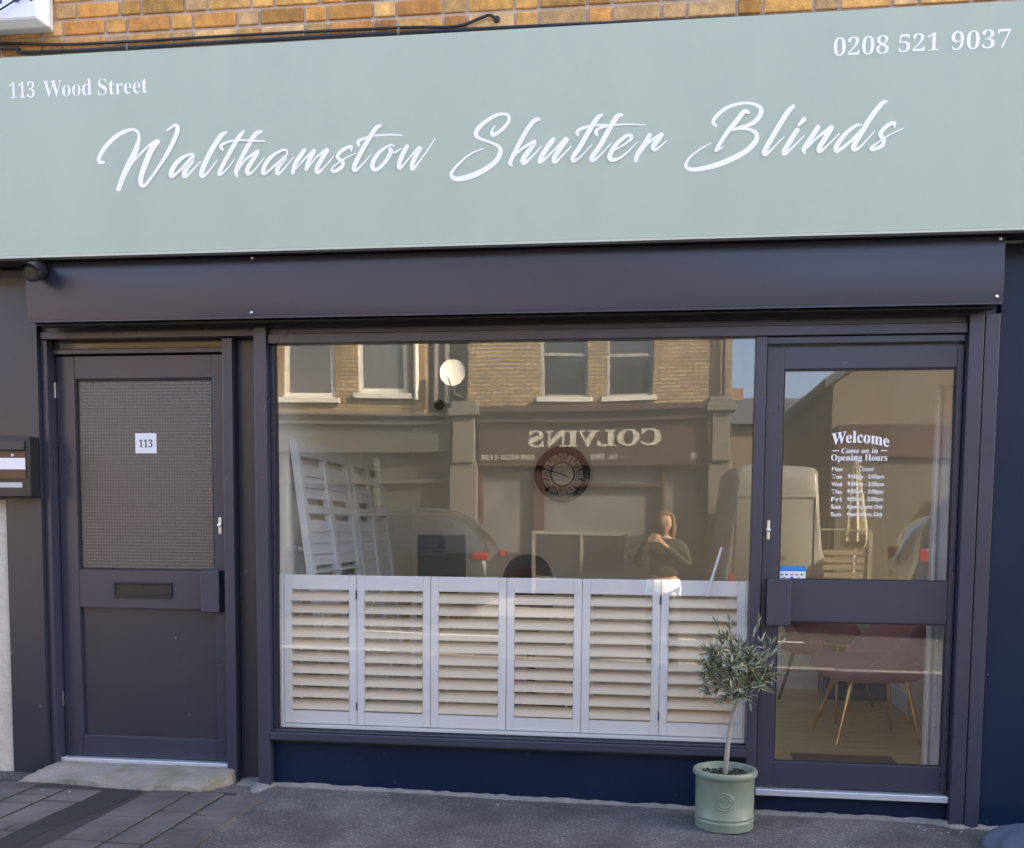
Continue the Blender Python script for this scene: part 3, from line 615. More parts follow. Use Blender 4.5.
# right-hand door
rfr = B('door_frame', paint, shop, (0.448, 0.496, -0.03, 0.06, 0.0, 2.2205), (0.4965, 1.359, -0.012, 0.06, 2.188, 2.2205), bev=0.003)
B('threshold', alu, rfr, (0.4965, 1.359, -0.035, 0.10, 0.106, 0.136), bev=0.003)
B('door_riser', navy, shop, (0.4965, 1.36, 0.004, 0.16, -0.02, 0.105), bev=0.001)
rd = B('door', paint, shop, (0.500, 0.577, 0.0, 0.045, 0.145, 2.176), (1.331, 1.358, 0.0, 0.045, 0.145, 2.176), (0.577, 1.331, 0.0, 0.045, 2.076, 2.176), (0.577, 1.331, 0.0, 0.045, 0.923, 1.117), (0.577, 1.331, 0.0, 0.045, 0.145, 0.264), bev=0.003, label='dark grey shop door with two clear glass panes')
for nm, z0, z1 in (('upper', 1.117, 2.076), ('lower', 0.264, 0.923)):
    bm = bmesh.new(); box(bm, 0.574, 1.334, 0.018, 0.024, z0 - 0.003, z1 + 0.003); part('glass_pane', bm, door_pane_m, rd)
    B('gasket', gasket, rd, (0.577, 0.584, 0.004, 0.0175, z0, z1), (1.325, 1.331, 0.004, 0.0175, z0, z1), (0.584, 1.325, 0.004, 0.0175, z0, z0 + 0.006), (0.584, 1.325, 0.004, 0.0175, z1 - 0.006, z1), bev=0)
B('lock_cover', paint, rd, (0.522, 0.629, -0.055, -0.001, 0.908, 1.121), bev=0.004)
bm = bmesh.new(); lathe(bm, [(0.002, 0.0), (0.010, 0.0), (0.010, 0.010), (0.002, 0.012)], 16, M=Matrix.Translation((0.526, -0.001, 1.345)) @ Matrix.Rotation(R(90), 4, 'X')); box(bm, 0.519, 0.533, -0.005, -0.0005, 1.30, 1.39, bev=0.003)
part('cylinder_lock', bm, steel, rd)
B('door_post', paint, shop, (1.362, 1.424, -0.05, 0.10, -0.02, 2.30), (1.428, 1.489, -0.052, 0.10, -0.02, 2.30), (1.424, 1.428, -0.04, 0.10, -0.02, 2.30), bev=0.003)

# cement fillet along the foot of the shopfront
bm = bmesh.new(); rnd = random.Random(2)
rows = []
n = 90
for i in range(n + 1):
    X = -2.05 + (1.62 + 2.05) * i / n
    d = 0.026 + 0.010 * math.sin(i * .23) + rnd.uniform(-.004, .005)
    if X < -1.86: d += 0.10 + rnd.uniform(0, .03)
    if 1.30 < X < 1.42: d += 0.03
    h = 0.018 + rnd.uniform(-.004, .006)
    yb = 0.06 if X < -1.93 else (-0.03 if X > 1.36 or X < -1.86 else 0.003)
    g = gz(X)
    rows.append([bm.verts.new((X, yb, g + h)), bm.verts.new((X, yb - 0.5 * d, g + h * rnd.uniform(.4, .8))), bm.verts.new((X, yb - d, g - 0.006))])
for a, b in zip(rows, rows[1:]):
    for k in range(2): bm.faces.new((a[k], a[k + 1], b[k + 1], b[k]))
part('cement_fillet', bm, cement, shop, True)

# crumbs, dead leaves and paper scraps blown against the foot of the shopfront
bm = bmesh.new(); rnd = random.Random(77)
for i in range(150):
    X = rnd.choice((rnd.uniform(-2.12, -1.88), rnd.uniform(-2.1, 1.5), rnd.uniform(-3.3, 1.6), rnd.uniform(1.2, 1.4)))
    Y = -0.02 - abs(rnd.gauss(0, 0.10)) - (0.22 if -3.1 < X < -2.1 else 0.04)
    s_ = rnd.uniform(.003, .011); a = rnd.uniform(0, 6.28); zz = gz(X) + 0.007
    vs_ = [bm.verts.new((X + s_ * q * math.cos(a + k), Y + s_ * .6 * q * math.sin(a + k), zz + rnd.uniform(0, .004))) for k, q in ((0, 1), (1.3, .7), (2.6, .9), (3.9, .8), (5.1, .75))]
    f = bm.faces.new(vs_); f.material_index = rnd.choices((0, 1, 2), (5, 3, 2))[0]
o = part('leaf_litter', bm, [mat('dead leaf', (0.13, 0.075, 0.035), .9, var=.4), mat('grit', (0.22, 0.2, 0.18), .95), mat('paper scrap', (0.5, 0.5, 0.5), .8)]); o['kind'] = 'stuff'

# neighbours in the same terrace
def neighbour(name, x0, x1, label):
    t = thing(name, label, 'building', ((x0 + x1) / 2, 0, 0))
    bm = bmesh.new(); box(bm, x0, x1, -0.07, 9, 3.4, 6.6); box(bm, x0, x1, 0.1, 9, -0.3, 3.4); part('wall', bm, stock, t)
    B('shopfront', mat('neighbour render', (0.45, 0.42, 0.36), 0.8, var=0.2, bump=0.3), t, (x0, x0 + 0.5, -0.03, 0.099, -0.1, 3.39), (x1 - 0.5, x1, -0.03, 0.099, -0.1, 3.39), (x0 + 0.5, x1 - 0.5, -0.03, 0.099, -0.1, 0.7), bev=0.004)
    B('fascia', mat('neighbour fascia', (0.10, 0.06, 0.05), 0.5), t, (x0 + 0.5, x1 - 0.5, -0.15, 0.099, 2.7, 3.39), bev=0.004)
    bm = bmesh.new(); box(bm, x0 + 0.5, x1 - 0.5, 0.03, 0.04, 0.7, 2.7); part('shop_window', bm, mat('dark shop glass', (0.04, 0.04, 0.045), 0.03, spec=0.8), t)
    bm = bmesh.new(); prism(bm, [(-0.35, 6.6), (4.5, 8.2), (9.2, 6.6)], x0, x1, 'X'); part('roof', bm, slate, t)
    k = x0 + 1.2
    while k < x1 - 0.8:
        f = B('window', white, t, (k - 0.5, k - 0.44, -0.09, -0.068, 4.7, 6.2), (k + 0.44, k + 0.5, -0.09, -0.068, 4.7, 6.2), (k - 0.44, k + 0.44, -0.09, -0.068, 4.7, 4.77), (k - 0.44, k + 0.44, -0.09, -0.068, 6.13, 6.2), (k - 0.44, k + 0.44, -0.09, -0.068, 5.42, 5.48))
        bm = bmesh.new(); box(bm, k - 0.44, k + 0.44, -0.08, -0.072, 4.77, 6.13); part('pane', bm, mat('neighbour glass', (0.04, 0.045, 0.05), 0.04), f)
        B('sill', white, f, (k - 0.56, k + 0.56, -0.14, -0.066, 4.62, 4.698))
        k += 2.3
    return t
neighbour('terrace_house', XL - 5.2, XL - 0.005, 'neighbouring terrace house to the left of the shutter shop with rendered piers')
neighbour('terrace_house', XR + 0.005, XR + 5.3, 'neighbouring terrace house to the right of the shutter shop with a low rendered stall')
neighbour('terrace_house', XR + 5.31, XR + 26, 'long row of terrace shops further right beyond the neighbouring house')
# ------------------------------------------------------------------ fascia sign
sign = thing('fascia_sign', 'long sage green fascia sign lettered Walthamstow Shutter Blinds above the shopfront', 'sign', (-0.8, -0.15, 2.6))
bm = bmesh.new(); box(bm, -3.55, 2.05, -0.24, -0.215, 2.612, 3.52, bev=0.002)
part('panel', bm, sage, sign)
B('panel_edge', sagetrim, sign, (-3.55, 2.05, -0.2425, -0.20, 2.600, 2.611), (-3.55, 2.05, -0.214, -0.078, 3.505, 3.519), (-3.551, -3.548, -0.213, -0.078, 2.612, 3.50), (2.048, 2.051, -0.213, -0.078, 2.612, 3.50), bev=0.001)
B('backing', black, sign, (-3.54, 2.04, -0.199, -0.10, 2.602, 2.62), (-3.54, 2.04, -0.10, -0.078, 2.602, 3.50), bev=0)
bm = bmesh.new()
for i, s in enumerate(STROKES): brush(bm, s, -0.2402, 0.0004 + (i % 4) * 0.00095)
part('script_lettering', bm, letterw, sign)
for s, a, b, c, d_ in (('113', -3.033, -2.906, 3.3335, 3.407), ('Wood', -2.863, -2.621, 3.330, 3.404), ('Street', -2.590, -2.347, 3.327, 3.401), ('0208', 0.714, 0.937, 3.336, 3.411), ('521', 0.977, 1.138, 3.338, 3.411), ('9037', 1.187, 1.420, 3.336, 3.411)):
    bm = bmesh.new(); text_bm(bm, serif(s), a, b, c, d_, -0.2402, offset=-0.008); part('address_lettering' if a < 0 else 'phone_lettering', bm, letterw, sign)
for X in (-3.0, -2.0, -1.05, -0.2, 0.65, 1.4):
    bm = bmesh.new(); blob(bm, (X, -0.10, 3.527), 0.008, sub=1); part('fixing_screw', bm, steel, sign)

# ------------------------------------------------------------------ roller shutter box
rb = thing('roller_shutter_box', 'long anthracite metal roller shutter box under the sage fascia sign', 'shutter box', (-0.8, -0.1, 2.3))
bm = bmesh.new(); NXb = 60
prof = [(-0.168, 2.3225), (-0.1695, 2.335), (-0.1715, 2.38), (-0.173, 2.46), (-0.1715, 2.54), (-0.170, 2.588), (-0.167, 2.5985), (-0.055, 2.5985), (-0.055, 2.3225)]
prev = None
for i in range(NXb + 1):
    X = -3.021 + (1.4575 + 3.021) * i / NXb
    ring = [bm.verts.new((X, y + (0.0 if y > -0.1 else 0.003 * math.sin(X * 2.1 + z_ * 9) * (1 if 2.34 < z_ < 2.58 else .3)), z_)) for y, z_ in prof]
    if prev:
        for k in range(len(prof)): bm.faces.new((prev[k], prev[(k + 1) % len(prof)], ring[(k + 1) % len(prof)], ring[k]))
    else: bm.faces.new(ring)
    prev = ring
bm.faces.new(prev[::-1])
part('cover', bm, boxpaint, rb, True)
B('bottom_lip', paint, rb, (-3.019, 1.455, -0.169, -0.16, 2.314, 2.322), bev=0.001)
B('curtain_bar', black, rb, (-3.0, 1.44, -0.13, -0.07, 2.306, 2.3135), bev=0)
for X, Z in ((-1.88, 2.59), (-1.885, 2.34), (1.435, 2.585), (1.43, 2.345)):
    bm = bmesh.new(); lathe(bm, [(0.008, 0), (0.007, 0.003), (0.003, 0.005)], 10, M=Matrix.Translation((X, -0.1745, Z)) @ Matrix.Rotation(R(90), 4, 'X')); part('rivet', bm, steel, rb)

# ------------------------------------------------------------------ security camera
cc = thing('security_camera', 'black bullet security camera at the left end of the roller shutter box', 'camera', (-2.97, -0.2, 2.58))
C0 = Vector((-2.925, -0.245, 2.535)); d = Vector((0.20, -0.92, -0.33)).normalized()
bm = bmesh.new(); tube(bm, [C0 - d * 0.06, C0 - d * 0.055, C0 + d * 0.05, C0 + d * 0.055], [0.030, 0.042, 0.042, 0.037], 24); part('housing', bm, black, cc, True)
bm = bmesh.new(); tube(bm, [C0 + d * 0.0555, C0 + d * 0.058], [0.030, 0.028], 24); part('lens', bm, mat('lens glass', (0.004, 0.004, 0.006), 0.05, spec=0.9), cc, True)
bm = bmesh.new(); side = d.cross(Vector((0, 0, 1))).normalized(); upv = side.cross(d).normalized()
arc = [(R(a), 0.047) for a in range(10, 171, 16)]
ra = [bm.verts.new(C0 - d * 0.05 + side * math.cos(a) * q + upv * math.sin(a) * q) for a, q in arc]
rc = [bm.verts.new(C0 + d * 0.085 + side * math.cos(a) * q + upv * math.sin(a) * q) for a, q in arc]
for i in range(len(arc) - 1): bm.faces.new((ra[i], ra[i + 1], rc[i + 1], rc[i]))
fs = bmesh.ops.solidify(bm, geom=bm.faces[:], thickness=0.003)
part('hood', bm, black, cc, True)
bm = bmesh.new(); tube(bm, [C0 - d * 0.045, C0 - d * 0.06 + Vector((-.01, .02, .02)), (-3.0, -0.14, 2.582), (-3.045, -0.05, 2.575)], 0.013, 12); lathe(bm, [(0.035, 0), (0.033, 0.012), (0.018, 0.02)], 20, M=Matrix.Translation((-3.045, -0.042, 2.575)) @ Matrix.Rotation(R(90), 4, 'X'))
part('bracket', bm, black, cc, True)

# ------------------------------------------------------------------ letterbox on the left pilaster
mb = thing('letterbox', 'black metal letterbox with white labels fixed to the left pilaster', 'letterbox', (-3.2, -0.1, 1.47))
B('body', black, mb, (-3.36, -3.062, -0.120, -0.041, 1.475, 1.775), bev=0.006)
B('flap', mat('dark flap', (0.03, 0.033, 0.045), 0.3), mb, (-3.345, -3.085, -0.131, -0.1205, 1.705, 1.752), bev=0.004)
B('name_window', mat('brown window', (0.06, 0.03, 0.028), 0.15), mb, (-3.345, -3.082, -0.1245, -0.1205, 1.565, 1.695), bev=0.001)
B('name_card', paper, mb, (-3.33, -3.083, -0.127, -0.1247, 1.612, 1.668), bev=0)
B('small_label', mat('grey label', (0.5, 0.52, 0.48), 0.5), mb, (-3.33, -3.105, -0.1225, -0.1205, 1.523, 1.548), bev=0)
bm = bmesh.new(); lathe(bm, [(0.008, 0), (0.006, 0.006), (0.001, 0.007)], 12, M=Matrix.Translation((-3.148, -0.1245, 1.681)) @ Matrix.Rotation(R(90), 4, 'X')); part('lock', bm, steel, mb)

# ------------------------------------------------------------------ projecting sign box on the brickwork
tb = thing('sign_box', 'white box sign with chamfered corners and dark blue letters on the bricks', 'sign', (-3.2, -0.1, 3.7))
whitebox = mat('white sign box', (0.80, 0.82, 0.84), 0.4, var=0.05, vscale=8)
bm = bmesh.new()
def ring(x0, x1, z0, z1, y): return [bm.verts.new(p) for p in ((x0, y, z0), (x1, y, z0), (x1, y, z1), (x0, y, z1))]
fr_ = ring(-3.50, -2.905, 3.706, 4.06, -0.215); mid = ring(-3.545, -2.866, 3.680, 4.11, -0.175); bk = ring(-3.50, -2.905, 3.700, 4.06, -0.078)
for a, b in ((fr_, mid), (mid, bk)):
    for k in range(4): bm.faces.new((a[k], a[(k + 1) % 4], b[(k + 1) % 4], b[k]))
bm.faces.new(fr_); bm.faces.new(bk[::-1])
bmesh.ops.bevel(bm, geom=bm.edges[:], offset=0.004, segments=2, affect='EDGES')
part('casing', bm, whitebox, tb)
bm = bmesh.new(); text_bm(bm, 'L', -3.16, -3.075, 3.776, 3.90, -0.2152, depth=0.002, offset=0.02); text_bm(bm, 'O', -3.035, -2.965, 3.776, 3.90, -0.2152, depth=0.002, offset=0.02); text_bm(bm, 'T', -2.955, -2.90, 3.779, 3.90, -0.2152, depth=0.002, offset=0.02)
part('lettering', bm, mat('dark blue letters', (0.03, 0.05, 0.20), 0.4), tb)
bm = bmesh.new(); tube(bm, [(-3.19, -0.24, 3.685), (-3.08, -0.235, 3.735), (-2.95, -0.235, 3.80), (-2.86, -0.12, 3.86), (-2.84, -0.078, 3.9)], 0.004, 8)
o = part('cable', bm, black, None, True); tag(o, 'thin black cable crossing the front of the white box sign', 'cable')

# cables along the foot of the brickwork
bm = bmesh.new(); tube(bm, spline([(-3.6, -.088, 3.672), (-3.187, -.088, 3.662), (-2.875, -.088, 3.640), (-2.517, -.088, 3.634), (-1.919, -.088, 3.634), (-1.198, -.088, 3.627), (-.94, -.088, 3.618), (-.825, -.09, 3.646), (-.779, -.092, 3.657), (-.752, -.085, 3.645), (-.748, -.07, 3.643)]), 0.0065, 8)
bm2 = bmesh.new(); lathe(bm2, [(0.016, 0), (0.015, 0.006), (0.006, 0.010)], 12, M=Matrix.Translation((-.747, -.078, 3.643)) @ Matrix.Rotation(R(90), 4, 'X'))
ca = part('cable', bm, black, None, True); tag(ca, 'upper black cable running along the bricks and ending in a hole at the middle', 'cable')
part('grommet', bm2, black, ca, True)
bm = bmesh.new(); tube(bm, spline([(-3.6, -.10, 3.640), (-3.19, -.10, 3.632), (-3.08, -.095, 3.628), (-3.04, -.09, 3.610), (-2.518, -.09, 3.604), (-1.919, -.09, 3.606), (-1.198, -.09, 3.602), (-0.6, -.09, 3.598), (0.4, -.09, 3.585), (2.05, -.09, 3.58)]), 0.009, 8)
cb = part('cable', bm, black, None, True); tag(cb, 'lower thick black cable lying along the top edge of the sage fascia sign', 'cable')
for X in (-2.52, -1.2):
    bm = bmesh.new(); box(bm, X - 0.005, X + 0.005, -0.103, -0.078, 3.592, 3.622, bev=0.002); part('cable_clip', bm, mat('grey clip', (0.12, 0.12, 0.12), 0.5), cb)

# ------------------------------------------------------------------ decals
nu = thing('door_number', 'small white paper with 113 taped to the textured glass of the left-hand door', 'door number', (-2.556, 0.077, 1.70))
B('paper', paper, nu, (-2.612, -2.499, 0.0765, 0.0778, 1.705, 1.806), bev=0)
bm = bmesh.new(); text_bm(bm, serif('113'), -2.592, -2.520, 1.735, 1.775, 0.0763, depth=0.0004); part('digits', bm, ink, nu)
vinyl = mat('white vinyl decal', (0.88, 0.88, 0.88), 0.5, var=0.01)
oh = thing('opening_hours_lettering', 'white Welcome and opening hours lettering stuck on the right-hand door glass', 'lettering', (0.92, 0.0175, 1.6))
YD = 0.0172
def line(name, items):
    bm = bmesh.new()
    for s, a, b, z0, z1, kw in items: text_bm(bm, s, a, b, z0, z1, YD, depth=0.0004, **kw)
    part(name, bm, vinyl, oh)
line('welcome_line', [(serif('Welcome'), 0.800, 1.054, 1.728, 1.782, dict(bend=0.016, slope=-0.010, offset=0.008))])
line('greeting_line', [(serif_it('Come on in'), 0.845, 1.005, 1.697, 1.722, dict(offset=0.006)), ('—', 0.806, 0.834, 1.7075, 1.7115, {}), ('—', 1.018, 1.046, 1.7075, 1.7115, {})])
line('heading_line', [(serif('Opening Hours'), 0.800, 1.048, 1.656, 1.693, dict(offset=0.004))])
days = [('Mon', 'Closed'), ('Tue', '9:00am - 2:00pm'), ('Wed', '9:00am - 2:00pm'), ('Thu', '9:00am - 2:00pm'), ('Fri', '9:00am - 2:00pm'), ('Sat', 'Appointments Only'), ('Sun', 'Appointments Only')]
for i, (a, b) in enumerate(days):
    zt = 1.632 - i * 0.0343
    bm = bmesh.new(); text_bm(bm, a, 0.806, 0.806 + 0.046, zt - 0.016, zt + 0.004, YD, depth=0.0004, offset=0.018); part('day_name', bm, vinyl, oh); bm = bmesh.new()
    if b == 'Closed': text_bm(bm, b, 0.925, 0.988, zt - 0.016, zt + 0.006, YD, depth=0.0004, offset=0.006)
    else: text_bm(bm, b, 0.876, 1.036, zt - 0.020, zt + 0.005, YD, depth=0.0004, offset=0.018)
    part('opening_times', bm, vinyl, oh)
stk = thing('card_payment_sticker', 'small blue and white sticker with coloured marks at the foot of the right-hand door glass', 'sticker', (0.64, 0.0175, 1.12))
B('white_field', paper, stk, (0.578, 0.702, 0.0164, 0.0172, 1.118, 1.155), bev=0)
B('blue_band', mat('blue band', (0.03, 0.22, 0.62), 0.4), stk, (0.578, 0.702, 0.0164, 0.0172, 1.1555, 1.180), bev=0)
for i, (x, z_, c) in enumerate(((.596, 1.140, (.1, .3, .35)), (.616, 1.140, (.1, .15, .5)), (.640, 1.140, (.5, .15, .2)), (.662, 1.140, (.2, .25, .3)), (.684, 1.141, (.1, .35, .15)), (.640, 1.127, (.1, .15, .5)), (.605, 1.127, (.4, .5, .7)), (.670, 1.127, (.4, .5, .7)))):
    B('card_mark', mat('card mark', c, 0.5), stk, (x - .007, x + .007, 0.0158, 0.0163, z_ - .004, z_ + .004), bev=0)

# ------------------------------------------------------------------ half-height shutters in the window
sh = thing('window_shutter', 'row of white half-height louvred shutters standing behind the shop window', 'shutter', (-0.7, 0.08, 0.33))
B('frame', white, sh, (-1.856, -1.829, 0.035, 0.10, 0.352, 1.104), (0.438, 0.4455, 0.035, 0.10, 0.352, 1.104), (-1.856, 0.4455, 0.035, 0.10, 0.328, 0.3515), bev=0.002)
edges = [-1.827, -1.451, -1.077, -0.700, -0.333, 0.041, 0.436]
bm0 = None
for i in range(6):
    a, b = edges[i] + 0.0015, edges[i + 1] - 0.0015
    if i == 5: b = 0.436
    sw = 0.038
    p = B('shutter_panel', white, sh, (a, a + sw, 0.05, 0.078, 0.356, 1.103), (b - sw, b, 0.05, 0.078, 0.356, 1.103), (a + sw, b - sw, 0.05, 0.078, 1.030, 1.103), (a + sw, b - sw, 0.05, 0.078, 0.356, 0.420), bev=0.003)
    bm = bmesh.new()
    for k in range(10):
        zc = 0.4505 + k * 0.0607; rnd = random.Random(i * 50 + k)
        M = Matrix.Translation(((a + b) / 2, 0.066, zc)) @ Matrix.Rotation(R(45 + rnd.uniform(-1.5, 1.5) + (3 if i in (2, 5) else -3 if i == 1 else 0)), 4, 'X')
        prf = [(-0.0318, 0.0), (-0.028, 0.0032), (0, 0.0055), (0.028, 0.0032), (0.0318, 0.0), (0.028, -0.0032), (0, -0.0055), (-0.028, -0.0032)]
        L_ = (b - a) / 2 - sw - 0.001
        A = [bm.verts.new(M @ Vector((-L_, y, z_))) for y, z_ in prf]; Bv = [bm.verts.new(M @ Vector((L_, y, z_))) for y, z_ in prf]
        bm.faces.new(A); bm.faces.new(Bv[::-1])
        for q in range(8): bm.faces.new((A[q], Bv[q], Bv[(q + 1) % 8], A[(q + 1) % 8]))
    part('louvre_set', bm, louvre_m, p, True)
    tx = a + sw + 0.035 if i < 3 else b - sw - 0.035
    B('tilt_rod', white, p, (tx - 0.006, tx + 0.006, 0.094, 0.104, 0.45, 1.0))
    if i in (0, 4):
        B('hinge', black, p, (b - 0.002, b + 0.004, 0.046, 0.0498, 0.985, 1.03), bev=0); B('hinge', black, p, (b - 0.002, b + 0.004, 0.046, 0.0498, 0.43, 0.47), bev=0)

wd = bmesh.new(); tube(wd, [(0.318, 0.030, 1.262), (0.254, 0.034, 1.03)], [0.006, 0.0075], 10)
o = part('tilt_wand', wd, white, None, True); tag(o, 'thin white wand leaning behind the glass at the right end of the louvred shutters', 'wand')

# sample shutters leaning on the left wall
def leaning(y0, y1, label, open_rows, shade):
    t = thing('sample_shutter', label, 'shutter', (0, 0, 0), 'sample shutters leaning on the left wall')
    H_ = 1.70; W = y1 - y0
    def fb(nm, m_, *bx): return B(nm, m_, t, *bx)
    s = 0.052
    fb('frame', shade, (0, s, -0.02, 0.02, 0, H_), (W - s, W, -0.02, 0.02, 0, H_), (s, W - s, -0.02, 0.02, H_ - 0.09, H_), (s, W - s, -0.02, 0.02, 0, 0.10), (W / 2 - 0.03, W / 2 + 0.03, -0.02, 0.02, 0.10, H_ - 0.09), (s, W / 2 - 0.03, -0.02, 0.02, 1.30, 1.345), (W / 2 + 0.03, W - s, -0.02, 0.02, 1.30, 1.345))
    bm = bmesh.new()
    for xa, xb in ((s + 0.002, W / 2 - 0.032), (W / 2 + 0.032, W - s - 0.002)):
        z_ = 0.135
        while z_ < H_ - 0.11:
            if not 1.285 < z_ < 1.36:
                ang = 18 if z_ < open_rows else 78
                box(bm, -(xb - xa) / 2, (xb - xa) / 2, -0.0345, 0.0345, -0.004, 0.004, M=Matrix.Translation(((xa + xb) / 2, 0, z_)) @ Matrix.Rotation(R(ang), 4, 'X'))
            z_ += 0.061
    part('louvre_set', bm, shade, t)
    t.rotation_euler = (R(-7.5), 0, R(90))     # width along +Y, leaning back onto the wall
    return t
greyw = mat('pale grey shutter paint', (0.78, 0.80, 0.82), 0.4, var=0.03)
s1 = leaning(0.42, 1.33, 'nearer of two tall white shutter frames leaning on the left wall', 1.0, greyw); s1.location = (-1.69, 0.42, 0.122)
s2 = leaning(1.36, 2.10, 'farther of two tall white shutter frames leaning on the left wall', 0.3, greyw); s2.location = (-1.69, 1.37, 0.122)

# ------------------------------------------------------------------ wall clock
ck = thing('wall_clock', 'large round clock with a dark rim and Roman numerals on the back wall', 'clock', (-0.719, 3.19, 1.77))
CKM = Matrix.Translation((-0.719, 3.198, 1.77)) @ Matrix.Rotation(R(90), 4, 'X')
rim_m = mat('dark bronze rim', (0.014, 0.006, 0.007), 0.35, metal=0.3)
bm = bmesh.new(); lathe(bm, [(0.168, 0.0), (0.221, 0.0), (0.221, 0.02), (0.205, 0.04), (0.180, 0.034), (0.168, 0.012)], 64, close=True, M=CKM); part('rim', bm, rim_m, ck, True)
bm = bmesh.new(); lathe(bm, [(0.001, 0.003), (0.169, 0.003), (0.169, 0.007), (0.001, 0.007)], 48, M=CKM); part('backplate', bm, mat('clock back', (0.055, 0.04, 0.04), 0.6, var=0.3), ck)
bm = bmesh.new(); lathe(bm, [(0.001, 0.009), (0.086, 0.009), (0.086, 0.014), (0.001, 0.014)], 40, M=CKM); part('dial', bm, mat('dial cream', (0.78, 0.74, 0.66), 0.6, var=0.15, vscale=20), ck)
num_m = mat('numeral plate', (0.66, 0.60, 0.55), 0.6, var=0.25, vscale=30)
for k, s in enumerate(['XII', 'I', 'II', 'III', 'IV', 'V', 'VI', 'VII', 'VIII', 'IX', 'X', 'XI']):
    a = R(30 * k); bm = bmesh.new()
    wdt = 0.030; box(bm, -wdt, wdt, -0.012, -0.008, 0.098, 0.160, bev=0.002, M=Matrix.Translation((-0.719, 3.198, 1.77)) @ Matrix.Rotation(a, 4, 'Y'))
    pl = part('numeral_plate', bm, num_m, ck)
    bm = bmesh.new(); w2 = min(0.024, 0.008 * len(s) + 0.003)
    text_bm(bm, serif(s), -w2, w2, 0.108, 0.150, -0.0122, depth=0.0008)
    bmesh.ops.transform(bm, matrix=Matrix.Translation((-0.719, 3.198, 1.77)) @ Matrix.Rotation(a, 4, 'Y'), verts=bm.verts)
    part('numeral', bm, ink, pl)
for nm, ang, ln in (('minute_hand', -75, 0.125), ('hour_hand', -62 + 180, 0.055)):
    bm = bmesh.new(); box(bm, -0.004, 0.004, -0.021, -0.018, -0.02, ln, bev=0.001, M=Matrix.Translation((-0.719, 3.198, 1.77)) @ Matrix.Rotation(R(ang), 4, 'Y')); part(nm, bm, ink, ck)

# small dome camera in the corner
dc = thing('dome_camera', 'small black ball fixed high on the back wall near the corner', 'camera', (-1.70, 3.16, 2.31))
bm = bmesh.new(); blob(bm, (-1.70, 3.14, 2.31), 0.042, sub=3); part('ball', bm, black, dc, True)
bm = bmesh.new(); tube(bm, [(-1.70, 3.199, 2.31), (-1.70, 3.15, 2.31)], 0.02, 12); part('mount', bm, black, dc, True)

# ------------------------------------------------------------------ desk, screen and office chair
dk = thing('desk', 'plain pale desk standing behind the half-height shutters', 'desk', (-1.3, 2.4, FZ))
deskm = mat('pale desk top', (0.5, 0.45, 0.38), 0.5, var=0.1)
B('desk_top', deskm, dk, (-1.72, -0.35, 2.05, 2.75, 0.83, 0.86), bev=0.004)
for x in (-1.68, -0.44):
    for y in (2.1, 2.65): B('leg', greyw, dk, (x, x + 0.05, y, y + 0.05, FZ, 0.829))
mo = thing('computer_monitor', 'dark grey back of a computer screen on the desk', 'monitor', (-1.52, 2.4, 0.862))
darkg = mat('dark grey casing', (0.075, 0.078, 0.082), 0.45, bump=0.05)
B('screen_back', darkg, mo, (-1.695, -1.342, 2.37, 2.41, 0.95, 1.288), bev=0.008)
B('stand', black, mo, (-1.545, -1.495, 2.42, 2.45, 0.875, 1.12), (-1.62, -1.42, 2.36, 2.54, 0.862, 0.874), bev=0.003)
bm = bmesh.new(); box(bm, -1.54, -1.50, 2.362, 2.3695, 1.16, 1.23, bev=0.004); part('mount_plate', bm, black, mo)
oc = thing('office_chair', 'black rounded office chair back showing above the shutters', 'chair', (-0.777, 1.6, FZ))
bm = bmesh.new(); prism(bm, [(-0.777 + 0.165 * math.copysign(abs(math.cos(t)) ** .8, math.cos(t)), 0.93 + 0.25 * math.copysign(abs(math.sin(t)) ** .8, math.sin(t))) for t in [2 * math.pi * k / 40 for k in range(40)]], 1.49, 1.53)
bmesh.ops.bevel(bm, geom=[e for e in bm.edges if abs(e.verts[0].co.y - e.verts[1].co.y) < 1e-5], offset=0.012, segments=3, affect='EDGES')
bk = part('backrest', bm, black, oc, True)
bm = bmesh.new(); prism(bm, [(-0.777 + 0.135 * math.cos(t), 0.92 + 0.19 * math.sin(t)) for t in [2 * math.pi * k / 40 for k in range(40)]], 1.483, 1.4885); part('mesh_back', bm, mat('dark red brown mesh', (0.055, 0.018, 0.014), 0.7), bk)
bm = bmesh.new(); box(bm, -1.0, -0.55, 1.50, 1.95, 0.56, 0.63, bev=0.025); part('seat', bm, black, oc, True)
bm = bmesh.new(); tube(bm, [(-0.777, 1.72, 0.2), (-0.777, 1.72, 0.559)], 0.028, 12); tube(bm, [(-0.777, 1.6, 0.57), (-0.777, 1.52, 0.62), (-0.777, 1.535, 0.8)], 0.02, 10); part('column', bm, black, oc, True)
for k in range(5):
    a = 2 * math.pi * k / 5; e = Vector((-0.777 + 0.28 * math.cos(a), 1.72 + 0.28 * math.sin(a), 0.18))
    bm = bmesh.new(); tube(bm, [(-0.777, 1.72, 0.21), e], [0.022, 0.014], 8); lg = part('leg', bm, black, oc, True)
    bm = bmesh.new(); tube(bm, [e + Vector((-.012, 0, -.035)), e + Vector((.012, 0, -.035))], 0.024, 14); part('castor', bm, black, lg, True)

